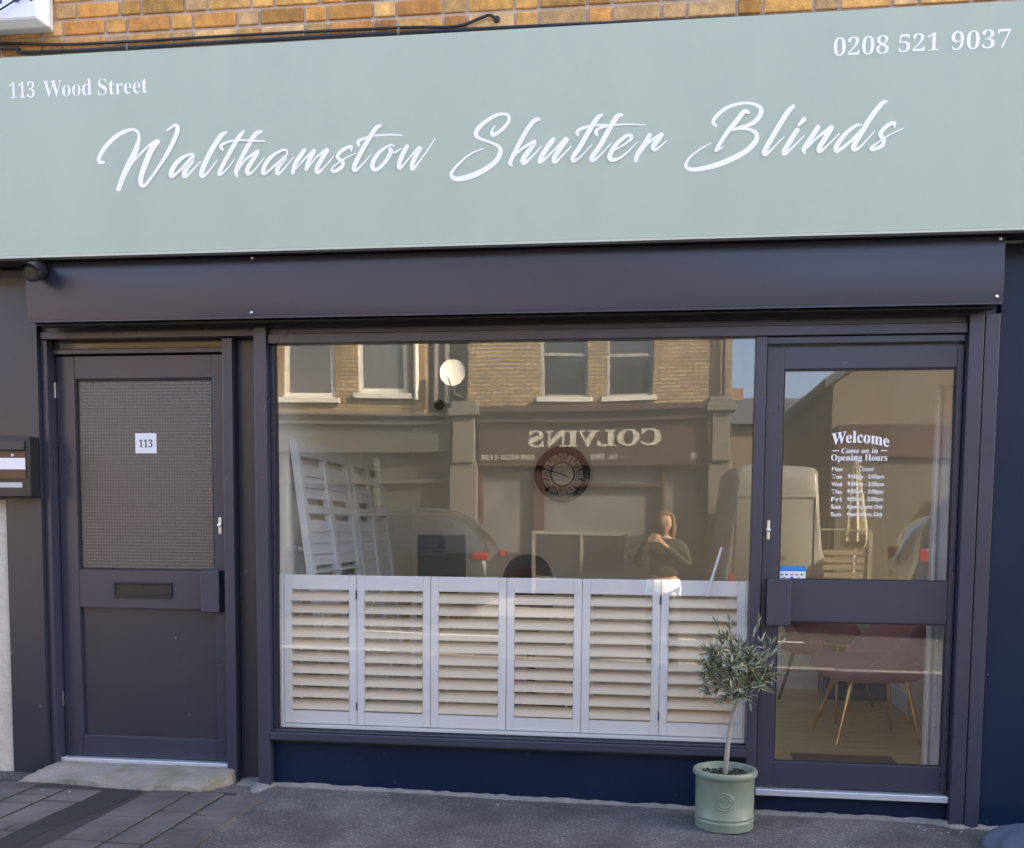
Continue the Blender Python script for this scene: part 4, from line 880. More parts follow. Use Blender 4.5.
# ------------------------------------------------------------------ velvet chairs, table, mat, panel by the right-hand door
def velvet_chair(label, legm):
    t = thing('velvet_chair', label, 'chair', (0, 0, 0), 'mauve velvet chairs inside the shop')
    bm = bmesh.new(); N = 40; rings = []
    for i in range(N + 1):
        a = R(-128 + 256 * i / N); back = max(0.0, math.cos(a * 0.70)) ** 1.5
        top = 0.40 + 0.40 * back; r0, r1 = 0.225, 0.255 + 0.03 * back
        ca_, sa = math.cos(math.pi - a), math.sin(math.pi - a)
        th = 0.030
        pr = [(r0 - 0.05, 0.335), (r0, 0.345), (r0 + 0.012, 0.39), (r1, top - 0.015), (r1 - th * 0.5, top), (r1 - th, top - 0.02), (r0 - th, 0.41), (r0 - 0.06, 0.37)]
        rings.append([bm.verts.new((ca_ * r * 1.02, sa * r, z_)) for r, z_ in pr])
    for A, Bv in zip(rings, rings[1:]):
        for k in range(8): bm.faces.new((A[k], A[(k + 1) % 8], Bv[(k + 1) % 8], Bv[k]))
    bm.faces.new(rings[0][::-1]); bm.faces.new(rings[-1])
    part('shell', bm, mauve, t, 'full')
    bm = bmesh.new(); vs = box(bm, -0.20, 0.27, -0.225, 0.225, 0.345, 0.455, bev=0.045, seg=4); part('seat', bm, mauve, t, 'full')
    for sx in (1, -1):
        for sy in (1, -1):
            bm = bmesh.new(); tube(bm, [(0.14 * sx, 0.13 * sy, 0.348), (0.215 * sx + 0.02, 0.20 * sy, 0.0)], [0.013, 0.008], 10); part('leg', bm, legm, t, True)
    bm = bmesh.new(); box(bm, -0.15, 0.16, -0.14, 0.14, 0.328, 0.344, bev=0.003); part('seat_plate', bm, legm, t)
    return t
c1 = velvet_chair('nearer mauve velvet chair on splayed brass legs inside the right-hand door', brass); c1.location = (1.29, 1.36, FZ); c1.rotation_euler.z = R(188); c1.scale = (1.12, 1.12, 1.06)
dbrass = mat('dull brass', (0.22, 0.14, 0.07), 0.4, metal=0.8)
c2 = velvet_chair('farther mauve velvet tub chair on dull dark legs beyond the brass rimmed table', dbrass); c2.location = (1.22, 2.55, FZ); c2.rotation_euler.z = R(-60); c2.scale = (1.1, 1.1, 1.06)
tbk = thing('side_table', 'glass side table with a thin brass rim between the two velvet chairs', 'table', (1.38, 1.95, FZ))
bm = bmesh.new(); lathe(bm, [(0.29, 0.50), (0.30, 0.50), (0.30, 0.515), (0.29, 0.515)], 48, c=(1.38, 1.95, FZ), close=True); part('rim', bm, brass, tbk, True)
bm = bmesh.new(); lathe(bm, [(0.001, 0.505), (0.289, 0.505), (0.289, 0.511), (0.001, 0.511)], 48, c=(1.38, 1.95, FZ)); part('glass_top', bm, glass_mat('table glass', 0.05), tbk)
for k in range(3):
    a = R(100 + 120 * k); bm = bmesh.new(); tube(bm, [(1.38 + .27 * math.cos(a), 1.95 + .27 * math.sin(a), FZ), (1.38 + .27 * math.cos(a), 1.95 + .27 * math.sin(a), FZ + 0.50)], 0.008, 10); part('leg', bm, brass, tbk, True)
bm = bmesh.new(); box(bm, 0.765, 1.29, 0.64, 0.80, FZ + 0.0005, FZ + 0.014, bev=0.004)
o = part('doormat', bm, mat('brown coir mat', (0.30, 0.17, 0.09), 0.95, var=0.3, vscale=60, bump=0.9, bscale=250), None); tag(o, 'brown coir doormat on the wooden floor inside the right-hand door', 'doormat')
wp = thing('blind_sample_board', 'tall white board with a raised batten leaning just inside the right edge of the door', 'board', (1.39, 0.45, FZ))
B('board', white, wp, (1.365, 1.44, 0.36, 0.39, FZ + .001, 2.05), bev=0.003)
B('batten', white, wp, (1.345, 1.362, 0.34, 0.40, FZ + .001, 2.05), bev=0.004)
bm = bmesh.new()
for k in range(22): box(bm, 1.385, 1.397, 0.352, 0.359, 0.35 + k * 0.028, 0.35 + k * 0.028 + 0.018 - (k % 3) * 0.004)
part('chain', bm, greyw, wp)
lb = thing('storage_box', 'low black storage box on the floor under the velvet chairs', 'box', (1.45, 1.95, FZ))
B('body', black, lb, (1.27, 1.70, 2.7, 3.1, FZ + .001, FZ + 0.16), bev=0.01)
B('lid', darkg, lb, (1.26, 1.71, 2.69, 3.11, FZ + 0.162, FZ + 0.185), bev=0.006)

# ------------------------------------------------------------------ potted olive tree
PX, PY = 0.338, -0.258; PZ = gz(0.338) + 0.003
pt = thing('potted_olive_tree', 'small clipped olive tree in a round sage green pot outside the window', 'tree', (PX, PY, PZ))
potm = mat('sage glazed pot', (0.195, 0.235, 0.175), 0.42, var=0.16, vscale=9, bump=0.10, bscale=30, coat=0.1, speck=(26, 0.16, 0.35, (0.16, 0.15, 0.11)))
bm = bmesh.new()
lathe(bm, [(0.120, 0.0), (0.128, 0.004), (0.1295, 0.012), (0.1285, 0.032), (0.1305, 0.036), (0.1305, 0.043), (0.128, 0.047), (0.1285, 0.052), (0.131, 0.056), (0.131, 0.062), (0.1285, 0.067), (0.130, 0.228), (0.134, 0.233), (0.141, 0.240), (0.143, 0.252), (0.139, 0.263), (0.130, 0.266), (0.122, 0.262), (0.120, 0.250), (0.118, 0.236)], 72, c=(PX, PY, PZ))
pot = part('pot', bm, potm, pt, True)
bm = bmesh.new(); lathe(bm, [(0.001, 0.0), (0.038, 0.0), (0.041, 0.004), (0.038, 0.006), (0.034, 0.003), (0.029, 0.003), (0.026, 0.005), (0.023, 0.003), (0.001, 0.002)], 40)
for k in range(20):
    a = 2 * math.pi * k / 20; box(bm, -0.0018, 0.0018, 0.028, 0.035, 0.002, 0.0052, M=Matrix.Rotation(a, 4, 'Z'))
for k in range(5):
    a = R(-50 + 25 * k); box(bm, -0.0022, 0.0022, -0.012, 0.018, 0.001, 0.0055, M=Matrix.Rotation(a, 4, 'Z'))
for v in bm.verts:                        # wrap the medallion on the round pot wall, facing the viewer
    px, py, pz_ = v.co; a = R(-94) + px / 0.1295; r = 0.1285 + pz_
    v.co = (PX + r * math.cos(a), PY + r * math.sin(a), PZ + 0.142 + py)
part('medallion', bm, potm, pot, True)
bm = bmesh.new(); rnd = random.Random(6); lathe(bm, [(0.121, 0.230), (0.10, 0.234), (0.05, 0.238), (0.001, 0.24)], 40, c=(PX, PY, PZ), close=True)
for v in bm.verts: v.co.z += rnd.uniform(-.004, .006)
for k in range(160):
    a = rnd.uniform(0, 6.28); q = 0.115 * math.sqrt(rnd.random()); blob(bm, (PX + q * math.cos(a), PY + q * math.sin(a), PZ + 0.238), rnd.uniform(.003, .008), sub=1)
part('soil', bm, mat('bark mulch', (0.035, 0.022, 0.015), 0.95, var=0.5, vscale=40, bump=0.6), pt)
bark = mat('grey olive bark', (0.31, 0.28, 0.235), 0.9, var=0.6, vscale=25, bump=0.8, bscale=60)
CX, CY, CZ_ = PX + 0.066, PY, PZ + 0.725
bm = bmesh.new(); tk = [(PX + 0.000, PY, PZ + 0.22), (PX + 0.006, PY - .003, PZ + 0.33), (PX + 0.017, PY + .004, PZ + 0.45), (PX + 0.042, PY, PZ + 0.56), (PX + 0.058, PY, PZ + 0.64)]
tube(bm, spline(tk, 5), [0.0118 - 0.00022 * i for i in range(21)], 12)
tr = part('trunk', bm, bark, pt, True)
bm = bmesh.new(); rnd = random.Random(12); tips = []
base = Vector(tk[-2])
for k in range(34):
    a = rnd.uniform(0, 6.28); ph = rnd.uniform(-0.35, 1.45); L_ = rnd.uniform(0.10, 0.165) * (1 + .25 * max(0, ph) / 1.45)
    dv = Vector((math.cos(a) * math.cos(ph), math.sin(a) * math.cos(ph), math.sin(ph) * 1.05))
    st_ = base + Vector((0, 0, rnd.uniform(0.02, .10))); midp = st_ + dv * L_ * 0.5 + Vector((0, 0, .014)); e = st_ + dv * L_
    tube(bm, spline([tuple(st_), tuple(midp), tuple(e)], 3), [0.004 - 0.0004 * i for i in range(7)], 6); tips.append((st_, midp, e))
part('branch', bm, bark, tr, True)
def leaf_mat(name, top, under):
    m = mat(name, top, 0.42, var=0.25, vscale=30)
    t = m.node_tree; p = t.nodes['Principled BSDF']; src = p.inputs['Base Color'].links[0].from_socket
    g = t.nodes.new('ShaderNodeNewGeometry'); mx = t.nodes.new('ShaderNodeMix'); mx.data_type = 'RGBA'
    t.links.new(g.outputs['Backfacing'], mx.inputs[0]); t.links.new(src, mx.inputs[6]); mx.inputs[7].default_value = under + (1,); t.links.new(mx.outputs[2], p.inputs['Base Color'])
    return m
lm = [leaf_mat('olive leaf', (0.105, 0.135, 0.055), (0.36, 0.38, 0.27)), leaf_mat('dark olive leaf', (0.060, 0.070, 0.036), (0.24, 0.25, 0.18)), leaf_mat('young olive leaf', (0.22, 0.22, 0.10), (0.40, 0.40, 0.28))]
bm = bmesh.new(); rnd = random.Random(33)
def leaf(p, dv, ln, wd, mi):
    dv = dv.normalized(); s = dv.cross(Vector((rnd.uniform(-1, 1), rnd.uniform(-1, 1), rnd.uniform(0.2, 1)))).normalized(); n_ = dv.cross(s)
    c = rnd.uniform(-.15, .25) * ln
    pts_ = [p, p + dv * ln * .3 + s * wd * .5, p + dv * ln * .7 + s * wd * .42 + n_ * c * .3, p + dv * ln + n_ * c * .6, p + dv * ln * .7 - s * wd * .42 + n_ * c * .3, p + dv * ln * .3 - s * wd * .5]
    q = [bm.verts.new(x_) for x_ in pts_]; f = bm.faces.new(q); f.material_index = mi
def twig(a, b, n_, spread):
    ax = (b - a)
    for i in range(n_):
        t = rnd.uniform(0.15, 1.05); p = a + ax * t
        dv = ax.normalized() * rnd.uniform(.3, 1.1) + Vector((rnd.uniform(-1, 1), rnd.uniform(-1, 1), rnd.uniform(-.7, .9))) * spread
        leaf(p, dv, rnd.uniform(.026, .050), rnd.uniform(.006, .0095), rnd.choices((0, 1, 2), (5, 4, 2))[0])
for s_, m_, e in tips:
    twig(m_, e, 17, .75)
    for k in range(3):
        d2 = Vector((rnd.uniform(-1, 1), rnd.uniform(-1, 1), rnd.uniform(-.5, 1.0))).normalized() * rnd.uniform(.03, .065)
        twig(e, e + d2, 12, .6)
    if rnd.random() < .75: twig(s_, m_, 10, .8)
for dx, dz in ((-.125, .20), (.06, .205), (-.16, .07), (.15, .10), (.155, -.03), (-.14, -.05), (.085, -.10), (-.06, .19)):
    b_ = Vector((CX + dx, CY + rnd.uniform(-.04, .02), CZ_ + dz)); a_ = base + Vector((0, 0, .06)); a_ = a_ + (b_ - a_) * .55; twig(a_, b_, 24, .32)
cr_o = part('crown', bm, lm, pt)

# ------------------------------------------------------------------ blue-grey bag by the right pilaster
bm = bmesh.new(); vs = blob(bm, (0, 0, 0), 1.0, sub=4); rnd = random.Random(9)
for v in bm.verts:
    x_, y_, z_ = v.co; a = math.atan2(y_, x_)
    f = 1 + 0.05 * math.sin(5 * a + 2 * z_) + 0.03 * math.sin(11 * a + 5 * z_)
    v.co = (1.77 + 0.34 * x_ * f, -0.37 + 0.26 * y_ * f, 0.01 + 0.112 * max(z_, -0.1) * (1 + .06 * math.sin(7 * x_ + 3 * y_)))
o = part('plastic_bag', bm, mat('blue grey plastic', (0.095, 0.115, 0.155), 0.4, var=0.15, bump=0.8, bscale=9), None, 'full'); tag(o, 'smooth blue-grey plastic bag lying on the pavement below the right pilaster', 'bag')
# ================================================================== across the street (seen in the shop glass)
FY = -15.0           # face of the buildings opposite; they face +Y
brown_f = mat('brown fascia paint', (0.075, 0.038, 0.031), 0.45, var=0.1)
stonem = mat('painted stone pilaster', (0.15, 0.135, 0.11), 0.8, var=0.15, vscale=6, bump=0.3)
oliveg = mat('olive grey fascia', (0.085, 0.085, 0.072), 0.6, var=0.1)
cream_l = mat('cream lettering', (0.50, 0.46, 0.38), 0.6)
dglass = mat('dark window glass', (0.035, 0.037, 0.040), 0.04, spec=0.9, var=0.2)
gutter_m = mat('black gutter', (.03, .03, .03), .5)
whitef = mat('white window frame', (0.80, 0.76, 0.68), 0.5, var=0.05)
sillm = mat('white stone sill', (0.66, 0.62, 0.54), 0.7, var=0.1)
grille = brick_mat('pale grille behind glass', (0.20, 0.20, 0.185), (0.235, 0.23, 0.21), (0.11, 0.11, 0.10), bw=0.09, bh=0.045, ms=0.008, bump=0.2)

def sash(b, x0, x1, z0, z1, frame_w=0.07, fm=None, reveal=0.10, sill=True, pm=None):
    """window in a wall facing +Y; the wall's face is at FY"""
    fm = fm or whitef
    f = B('window', fm, b, (x0, x0 + frame_w, FY - reveal, FY - 0.04, z0, z1), (x1 - frame_w, x1, FY - reveal, FY - 0.04, z0, z1), (x0 + frame_w, x1 - frame_w, FY - reveal, FY - 0.04, z0, z0 + frame_w), (x0 + frame_w, x1 - frame_w, FY - reveal, FY - 0.04, z1 - frame_w, z1), (x0 + frame_w, x1 - frame_w, FY - reveal, FY - 0.05, (z0 + z1) / 2 - 0.03, (z0 + z1) / 2 + 0.03), bev=0.003)
    bm = bmesh.new(); box(bm, x0 + frame_w, x1 - frame_w, FY - reveal + 0.01, FY - reveal + 0.02, z0 + frame_w, z1 - frame_w); part('pane', bm, pm or dglass, f)
    if sill: B('sill', sillm, f, (x0 - 0.09, x1 + 0.09, FY - 0.12, FY + 0.09, z0 - 0.10, z0 - 0.002), bev=0.006)
    return f

def wall_with_holes(b, name, m, x0, x1, z0, z1, holes, th=0.25):
    bm = bmesh.new(); xs_ = sorted({x0, x1, *[h[0] for h in holes], *[h[1] for h in holes]}); zs_ = sorted({z0, z1, *[h[2] for h in holes], *[h[3] for h in holes]})
    for a, c in zip(xs_, xs_[1:]):
        for d_, e in zip(zs_, zs_[1:]):
            cx, cz = (a + c) / 2, (d_ + e) / 2
            if any(h[0] < cx < h[1] and h[2] < cz < h[3] for h in holes): continue
            box(bm, a, c, FY - th, FY, d_, e)
    # drop the inner doubled faces between neighbouring blocks
    bmesh.ops.remove_doubles(bm, verts=bm.verts, dist=1e-5)
    seen = {}
    for f in list(bm.faces):
        k = tuple(sorted(v.index for v in f.verts)) if False else frozenset(f.verts)
        seen.setdefault(k, []).append(f)
    kill = [f for l in seen.values() if len(l) > 1 for f in l]
    bmesh.ops.delete(bm, geom=kill, context='FACES')
    return part(name, bm, m, b)

# --- the brown shop opposite
co = thing('corner_shop', 'yellow brick building opposite with a brown shop fascia lettered COLVINS', 'building', (-1.2, FY, 0))
wins = [(-2.24, -1.32, 3.92, 5.55), (-0.96, -0.08, 3.92, 5.55)]
wall_with_holes(co, 'wall', stock, -3.70, 1.45, 3.72, 7.2, wins)
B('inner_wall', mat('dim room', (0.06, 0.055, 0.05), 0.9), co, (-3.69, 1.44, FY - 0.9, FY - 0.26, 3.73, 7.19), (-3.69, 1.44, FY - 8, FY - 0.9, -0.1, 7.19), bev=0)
for h in wins: sash(co, *h, frame_w=0.055, fm=mat('grey sash frame', (0.35, 0.33, 0.3), 0.5))
B('fascia', brown_f, co, (-3.44, 1.0, FY - 0.05, FY + 0.10, 2.60, 3.40), (-3.44, 1.0, FY - 0.05, FY + 0.20, 3.401, 3.47), (-3.44, 1.0, FY - 0.05, FY + 0.14, 3.471, 3.60), (-3.46, 1.02, FY - 0.05, FY + 0.30, 3.601, 3.72), (-3.44, 1.0, FY - 0.05, FY + 0.125, 2.53, 2.599), bev=0.01)
bm = bmesh.new(); text_bm(bm, serif('COLVINS'), -2.48, 0.14, 2.905, 3.245, FY + 0.1005, depth=0.012, mirror=True, offset=0.018); part('shop_lettering', bm, cream_l, co)
bm = bmesh.new(); text_bm(bm, serif('- Est. 1919 -'), -1.32, -0.60, 2.655, 2.76, FY + 0.1005, depth=0.008, mirror=True, offset=0.01); text_bm(bm, serif('110'), 0.70, 0.93, 2.66, 2.76, FY + 0.1005, depth=0.008, mirror=True, offset=0.01); text_bm(bm, serif('020 8520 4126'), -3.38, -2.36, 2.66, 2.76, FY + 0.1005, depth=0.008, mirror=True, offset=0.01)
part('small_lettering', bm, cream_l, co)
for x0, x1 in ((-3.98, -3.46), (1.02, 1.45)):
    B('pilaster', stonem, co, (x0, x1, FY - 0.05, FY + 0.18, 0, 2.60), (x0 + 0.05, x1 - 0.05, FY - 0.05, FY + 0.24, 2.601, 3.55), (x0 - 0.05, x1 + 0.05, FY - 0.05, FY + 0.34, 3.551, 3.70), (x0, x1, FY - 0.05, FY + 0.26, 3.701, 3.84), bev=0.015)
B('shop_window', brown_f, co, (-3.45, -3.36, FY - 0.1, FY + 0.03, 0.0, 2.529), (0.93, 1.01, FY - 0.1, FY + 0.03, 0.0, 2.529), (-2.36, -2.16, FY - 0.1, FY + 0.03, 0.0, 2.529), (0.16, 0.24, FY - 0.1, FY + 0.03, 0.0, 2.529), (-2.16, 0.16, FY - 0.1, FY + 0.02, 2.12, 2.20), (-3.36, -2.36, FY - 0.1, FY + 0.03, 0.0, 0.55), (-2.16, 0.93, FY - 0.1, FY + 0.025, 0.0, 0.55), bev=0.006)
bm = bmesh.new(); box(bm, -3.36, 0.93, FY - 0.12, FY - 0.105, 0.3, 2.529); part('grille', bm, grille, co)
bm = bmesh.new(); prism(bm, [(FY + 0.3, 7.2), (FY - 4, 9.0), (FY - 8, 7.2)], -3.70, 1.45, 'X'); part('roof', bm, slate, co)
bm = bmesh.new(); tube(bm, [(1.30, FY + .08, 3.9), (1.30, FY + .08, 7.1)], .045, 10); tube(bm, [(-3.7, FY + .36, 7.12), (1.45, FY + .36, 7.12)], .06, 10); part('drainpipe', bm, gutter_m, co, True)
# notice frames in front of that shop window
fr2 = thing('notice_frame', 'pale double timber frame standing in front of the brown shop window opposite', 'frame', (-1.4, FY + 0.3, 0))
tim = mat('pale timber', (0.26, 0.24, 0.19), 0.7, var=0.15)
B('frame', tim, fr2, (-2.38, -2.31, FY + .2, FY + .26, 0, 1.26), (-1.42, -1.35, FY + .2, FY + .26, 0, 1.19), (-0.52, -0.45, FY + .2, FY + .26, 0, 1.26), (-2.31, -0.52, FY + .2, FY + .26, 1.19, 1.26), (-2.31, -1.42, FY + .2, FY + .26, 0.35, 0.42), (-1.35, -0.52, FY + .2, FY + .26, 0.35, 0.42), bev=0.004)
bm = bmesh.new(); box(bm, -2.31, -1.42, FY + .215, FY + .235, 0.42, 1.19); box(bm, -1.35, -0.52, FY + .215, FY + .235, 0.42, 1.19); part('panel', bm, dglass, fr2)

# --- the grey-green shop to its left
gs = thing('grey_shop', 'brick building opposite with two white framed windows over a plain grey fascia', 'building', (-6.5, FY, 0))
wins = [(-7.42, -6.38, 3.92, 5.5), (-5.90, -4.88, 4.02, 5.6)]
wall_with_holes(gs, 'wall', stock, -9.4, -4.55, 3.62, 7.2, wins)
for h in wins: sash(gs, *h, frame_w=0.10, reveal=0.06, pm=mat('net curtained glass', (0.13, 0.13, 0.125), 0.1, spec=0.8, var=0.3, vscale=5))
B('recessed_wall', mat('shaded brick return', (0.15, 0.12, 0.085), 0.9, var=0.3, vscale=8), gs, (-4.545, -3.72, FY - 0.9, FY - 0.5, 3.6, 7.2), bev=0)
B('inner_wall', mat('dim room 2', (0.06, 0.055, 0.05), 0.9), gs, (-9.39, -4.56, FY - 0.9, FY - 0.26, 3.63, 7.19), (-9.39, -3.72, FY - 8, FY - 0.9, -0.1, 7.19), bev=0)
bm = bmesh.new()
for x in (-4.70, -4.42, -4.20): tube(bm, [(x, FY + 0.08 if x < -4.56 else FY - 0.42, 3.9), (x, FY + 0.08 if x < -4.56 else FY - 0.42, 7.1)], 0.05, 10)
part('drainpipe', bm, whitef, gs, True)
B('fascia', oliveg, gs, (-9.4, -3.99, FY - 0.05, FY + 0.10, 2.9, 3.40), (-9.4, -3.99, FY - 0.05, FY + 0.2, 3.401, 3.46), (-9.4, -3.99, FY - 0.05, FY + 0.14, 3.461, 3.56), (-9.4, -3.99, FY - 0.05, FY + 0.26, 3.561, 3.615), (-9.4, -3.99, FY - 0.05, FY + 0.12, 2.84, 2.899), bev=0.01)
B('shop_window', oliveg, gs, (-9.4, -9.2, FY - .1, FY + .03, 0, 2.839), (-7.5, -7.4, FY - .1, FY + .03, 0, 2.839), (-5.6, -5.5, FY - .1, FY + .03, 0, 2.839), (-4.1, -3.99, FY - .1, FY + .03, 0, 2.839), (-9.2, -4.1, FY - .1, FY + .02, 0, 0.6), (-9.2, -4.1, FY - .1, FY + .02, 2.2, 2.28), bev=0.006)
bm = bmesh.new(); box(bm, -9.2, -4.1, FY - .12, FY - .105, 0.3, 2.839); part('shutter_door', bm, mat('grey shop glass', (0.07, 0.07, 0.065), 0.2, spec=0.5, var=0.2), gs)
bm = bmesh.new(); prism(bm, [(FY + 0.3, 7.2), (FY - 4, 9.0), (FY - 8, 7.2)], -9.4, -3.705, 'X'); part('roof', bm, slate, gs)
sd = thing('satellite_dish', 'white oval satellite dish on a bracket between the two brick buildings opposite', 'dish', (-4.0, FY - 0.2, 4.2))
DM = Matrix.Translation((-3.96, FY + 0.25, 4.36)) @ Matrix.Rotation(R(-72), 4, 'X') @ Matrix.Rotation(R(12), 4, 'Y')
bm = bmesh.new(); lathe(bm, [(0.001, -0.045), (0.12, -0.035), (0.22, -0.005), (0.262, 0.02), (0.266, 0.016), (0.22, -0.014), (0.12, -0.047), (0.001, -0.058)], 36, sx=0.9, close=True, M=DM); part('reflector', bm, mat('dish white', (0.8, 0.76, 0.66), 0.5), sd, True)
bm = bmesh.new(); tube(bm, [(-3.96, FY + 0.2, 4.34), (-3.96, FY + 0.05, 4.0), (-3.80, FY - 0.0, 3.95)], 0.022, 10); tube(bm, [(-3.96, FY + 0.3, 4.10), (-3.97, FY + 0.62, 4.22)], 0.012, 8); part('bracket', bm, darkg, sd, True)

# --- houses to the right of the gap
rh = thing('gable_house', 'plain brown rendered house opposite on the right, its side reflected in the door glass', 'house', (7, FY, 0))
bm = bmesh.new(); poly = [(3.30, -0.2), (9.5, -0.2), (9.5, 4.1), (6.4, 6.3), (3.30, 4.1)]; prism(bm, poly, FY - 9, FY); part('wall', bm, mat('brown render', (0.17, 0.13, 0.095), 0.9, var=0.2, vscale=2, bump=0.4), rh)
for xx, zz in ((7.2, 3.45),):
    f = B('window', stonem, rh, (xx, xx + .07, FY + .002, FY + .05, zz, zz + 1.3), (xx + .83, xx + .9, FY + .002, FY + .05, zz, zz + 1.3), (xx + .07, xx + .83, FY + .002, FY + .05, zz, zz + .07), (xx + .07, xx + .83, FY + .002, FY + .05, zz + 1.23, zz + 1.3))
    bm = bmesh.new(); box(bm, xx + .07, xx + .83, FY + .003, FY + .02, zz + .07, zz + 1.23); part('pane', bm, dglass, f)
B('fascia', brown_f, rh, (3.4, 9.4, FY + .002, FY + .14, 2.7, 3.3), bev=0.01)
B('shopfront', mat('dim shopfront', (0.10, 0.085, 0.07), 0.6, var=0.2), rh, (3.4, 9.4, FY + .002, FY + .05, 0, 2.69), bev=0.01)
bm = bmesh.new()
for (xa, za), (xb, zb) in (((3.1, 3.95), (6.4, 6.25)), ((9.7, 3.95), (6.4, 6.25))):
    prism(bm, [(xa, za + .06), (xb, zb + .06), (xb, zb + .24), (xa, za + .24)], FY - 9.1, FY + .25)
part('roof', bm, slate, rh)
fh = thing('far_terrace', 'low slate roofed terrace beyond the gap between the buildings opposite', 'house', (4, -28, 0))
bm = bmesh.new(); box(bm, 1.6, 9.5, -36, -28, -0.3, 4.6); part('wall', bm, mat('far brick', (0.2, 0.15, 0.10), 0.9, var=0.25, vscale=3), fh)
bm = bmesh.new(); prism(bm, [(-27.7, 4.6), (-32, 6.0), (-36.3, 4.6)], 1.5, 9.6, 'X'); part('roof', bm, slate, fh)
bm = bmesh.new(); box(bm, 2.55, 3.05, -32.3, -31.6, 5.2, 6.3); part('chimney', bm, redbrick, fh)
for i, (x0, x1) in enumerate(((-30, -9.42), (9.8, 40))):
    t = thing('brick_terrace', ('plain brick terrace closing the far side of the street to the left', 'plain brick terrace closing the far side of the street beyond the brown rendered house')[i], 'building', ((x0 + x1) / 2, FY, 0))
    bm = bmesh.new(); box(bm, x0, x1, FY - 8, FY, -0.2, 7.0); part('wall', bm, stock, t)
    bm = bmesh.new(); prism(bm, [(FY + 0.3, 7.0), (FY - 4, 8.8), (FY - 8.2, 7.0)], x0, x1, 'X'); part('roof', bm, slate, t)
    k = x0 + 1.5
    while k < x1 - 1.5:
        for z0 in (0.9, 4.2):
            f = B('window', whitef, t, (k, k + .08, FY + .002, FY + .05, z0, z0 + 1.5), (k + 1.0, k + 1.08, FY + .002, FY + .05, z0, z0 + 1.5), (k + .08, k + 1.0, FY + .002, FY + .05, z0, z0 + .08), (k + .08, k + 1.0, FY + .002, FY + .05, z0 + 1.42, z0 + 1.5))
            bm = bmesh.new(); box(bm, k + .08, k + 1.0, FY + .003, FY + .02, z0 + .08, z0 + 1.42); part('pane', bm, dglass, f)
        k += 2.6

# ------------------------------------------------------------------ vehicles
tyre_m = mat('tyre', (0.02, 0.02, 0.02), 0.85); alloy = mat('alloy rim', (0.22, 0.22, 0.23), 0.35, metal=0.8, var=0.4, vscale=9)
redl = mat('red lamp lens', (0.40, 0.012, 0.012), 0.15, coat=0.6); headl = mat('clear lamp', (0.7, 0.72, 0.75), 0.1, coat=0.5)
carglass = mat('car glass', (0.02, 0.023, 0.025), 0.04, spec=0.9)
def hull(name, label, cat, st, bodym, wheels, wr, halfw, tails, heads, glaz, plate=False):
    """st: stations along x (rear first): x, z_bottom, z_belt, z_top, half width at belt, half width at roof"""
    t = thing(name, label, cat)
    bm = bmesh.new(); rings = []
    def ring(s):
        x, z0, zb, zt, wb, wt = s
        prof = [(wb * .86, z0), (wb * .98, z0 + .12), (wb, zb * .62 + z0 * .38), (wb * .985, zb - 0.03), (wb * .95, zb)]
        if zt > zb + .05: prof += [(wt + (wb * .95 - wt) * .45, zb + (zt - zb) * .5), (wt, zt - .09), (wt * .93, zt - .03), (wt * .72, zt), (wt * .3, zt + .012)]
        else: prof += [(wb * .92, zb + .01), (wb * .86, zb + .02), (wb * .75, zb + .03), (wb * .55, zb + .035), (wb * .25, zb + .04)]
        return [bm.verts.new((x, y, z)) for y, z in prof] + [bm.verts.new((x, -y, z)) for y, z in prof[::-1]]
    for s in st: rings.append(ring(s))
    n = len(rings[0])
    for a, b in zip(rings, rings[1:]):
        for k in range(n): bm.faces.new((a[k], a[(k + 1) % n], b[(k + 1) % n], b[k]))
    bm.faces.new(rings[0]); bm.faces.new(rings[-1][::-1])
    part('body', bm, bodym, t, True)
    for nm, fs in glaz:
        bm = bmesh.new()
        for f in fs:
            for sgn in ((1, -1) if nm == 'side_window' else (1,)):
                vs = [bm.verts.new((p[0], p[1] * sgn, p[2])) for p in f]; bm.faces.new(vs)
        bmesh.ops.solidify(bm, geom=bm.faces[:], thickness=0.008)
        part(nm, bm, carglass, t)
    for x in wheels:
        for s in (1, -1):
            M = Matrix.Translation((x, s * (halfw - .10), wr)) @ Matrix.Rotation(R(90), 4, 'X')
            bm = bmesh.new(); lathe(bm, [(wr * .62, -.11), (wr * .93, -.11), (wr, -.08), (wr, .08), (wr * .93, .11), (wr * .62, .11)], 32, close=True, M=M); wl = part('wheel', bm, tyre_m, t, True)
            bm = bmesh.new(); lathe(bm, [(wr * 1.02, -.03), (wr * 1.13, -.03), (wr * 1.13, .03), (wr * 1.02, .03)], 36, close=True, M=Matrix.Translation((x, s * (halfw - .015), wr)) @ Matrix.Rotation(R(90), 4, 'X')); part('wheel_arch', bm, tyre_m, t, True)
            bm = bmesh.new(); lathe(bm, [(.02, -.115), (wr * .6, -.112), (wr * .6, .112), (.02, .115)], 24, M=M); part('rim', bm, alloy, wl)
    for bx in tails: B('tail_light', redl, t, bx, bev=0.02)
    for bx in heads: B('headlight', headl, t, bx, bev=0.02)
    if plate: B('number_plate', mat('plain plate', (0.7, 0.6, 0.1), 0.5), t, (st[0][0] - .03, st[0][0] + .02, -.26, .26, .75, .86), bev=0.003)
    return t
grey_car = mat('grey metallic car paint', (0.040, 0.042, 0.045), 0.22, metal=0.2, coat=1.0, var=0.03)
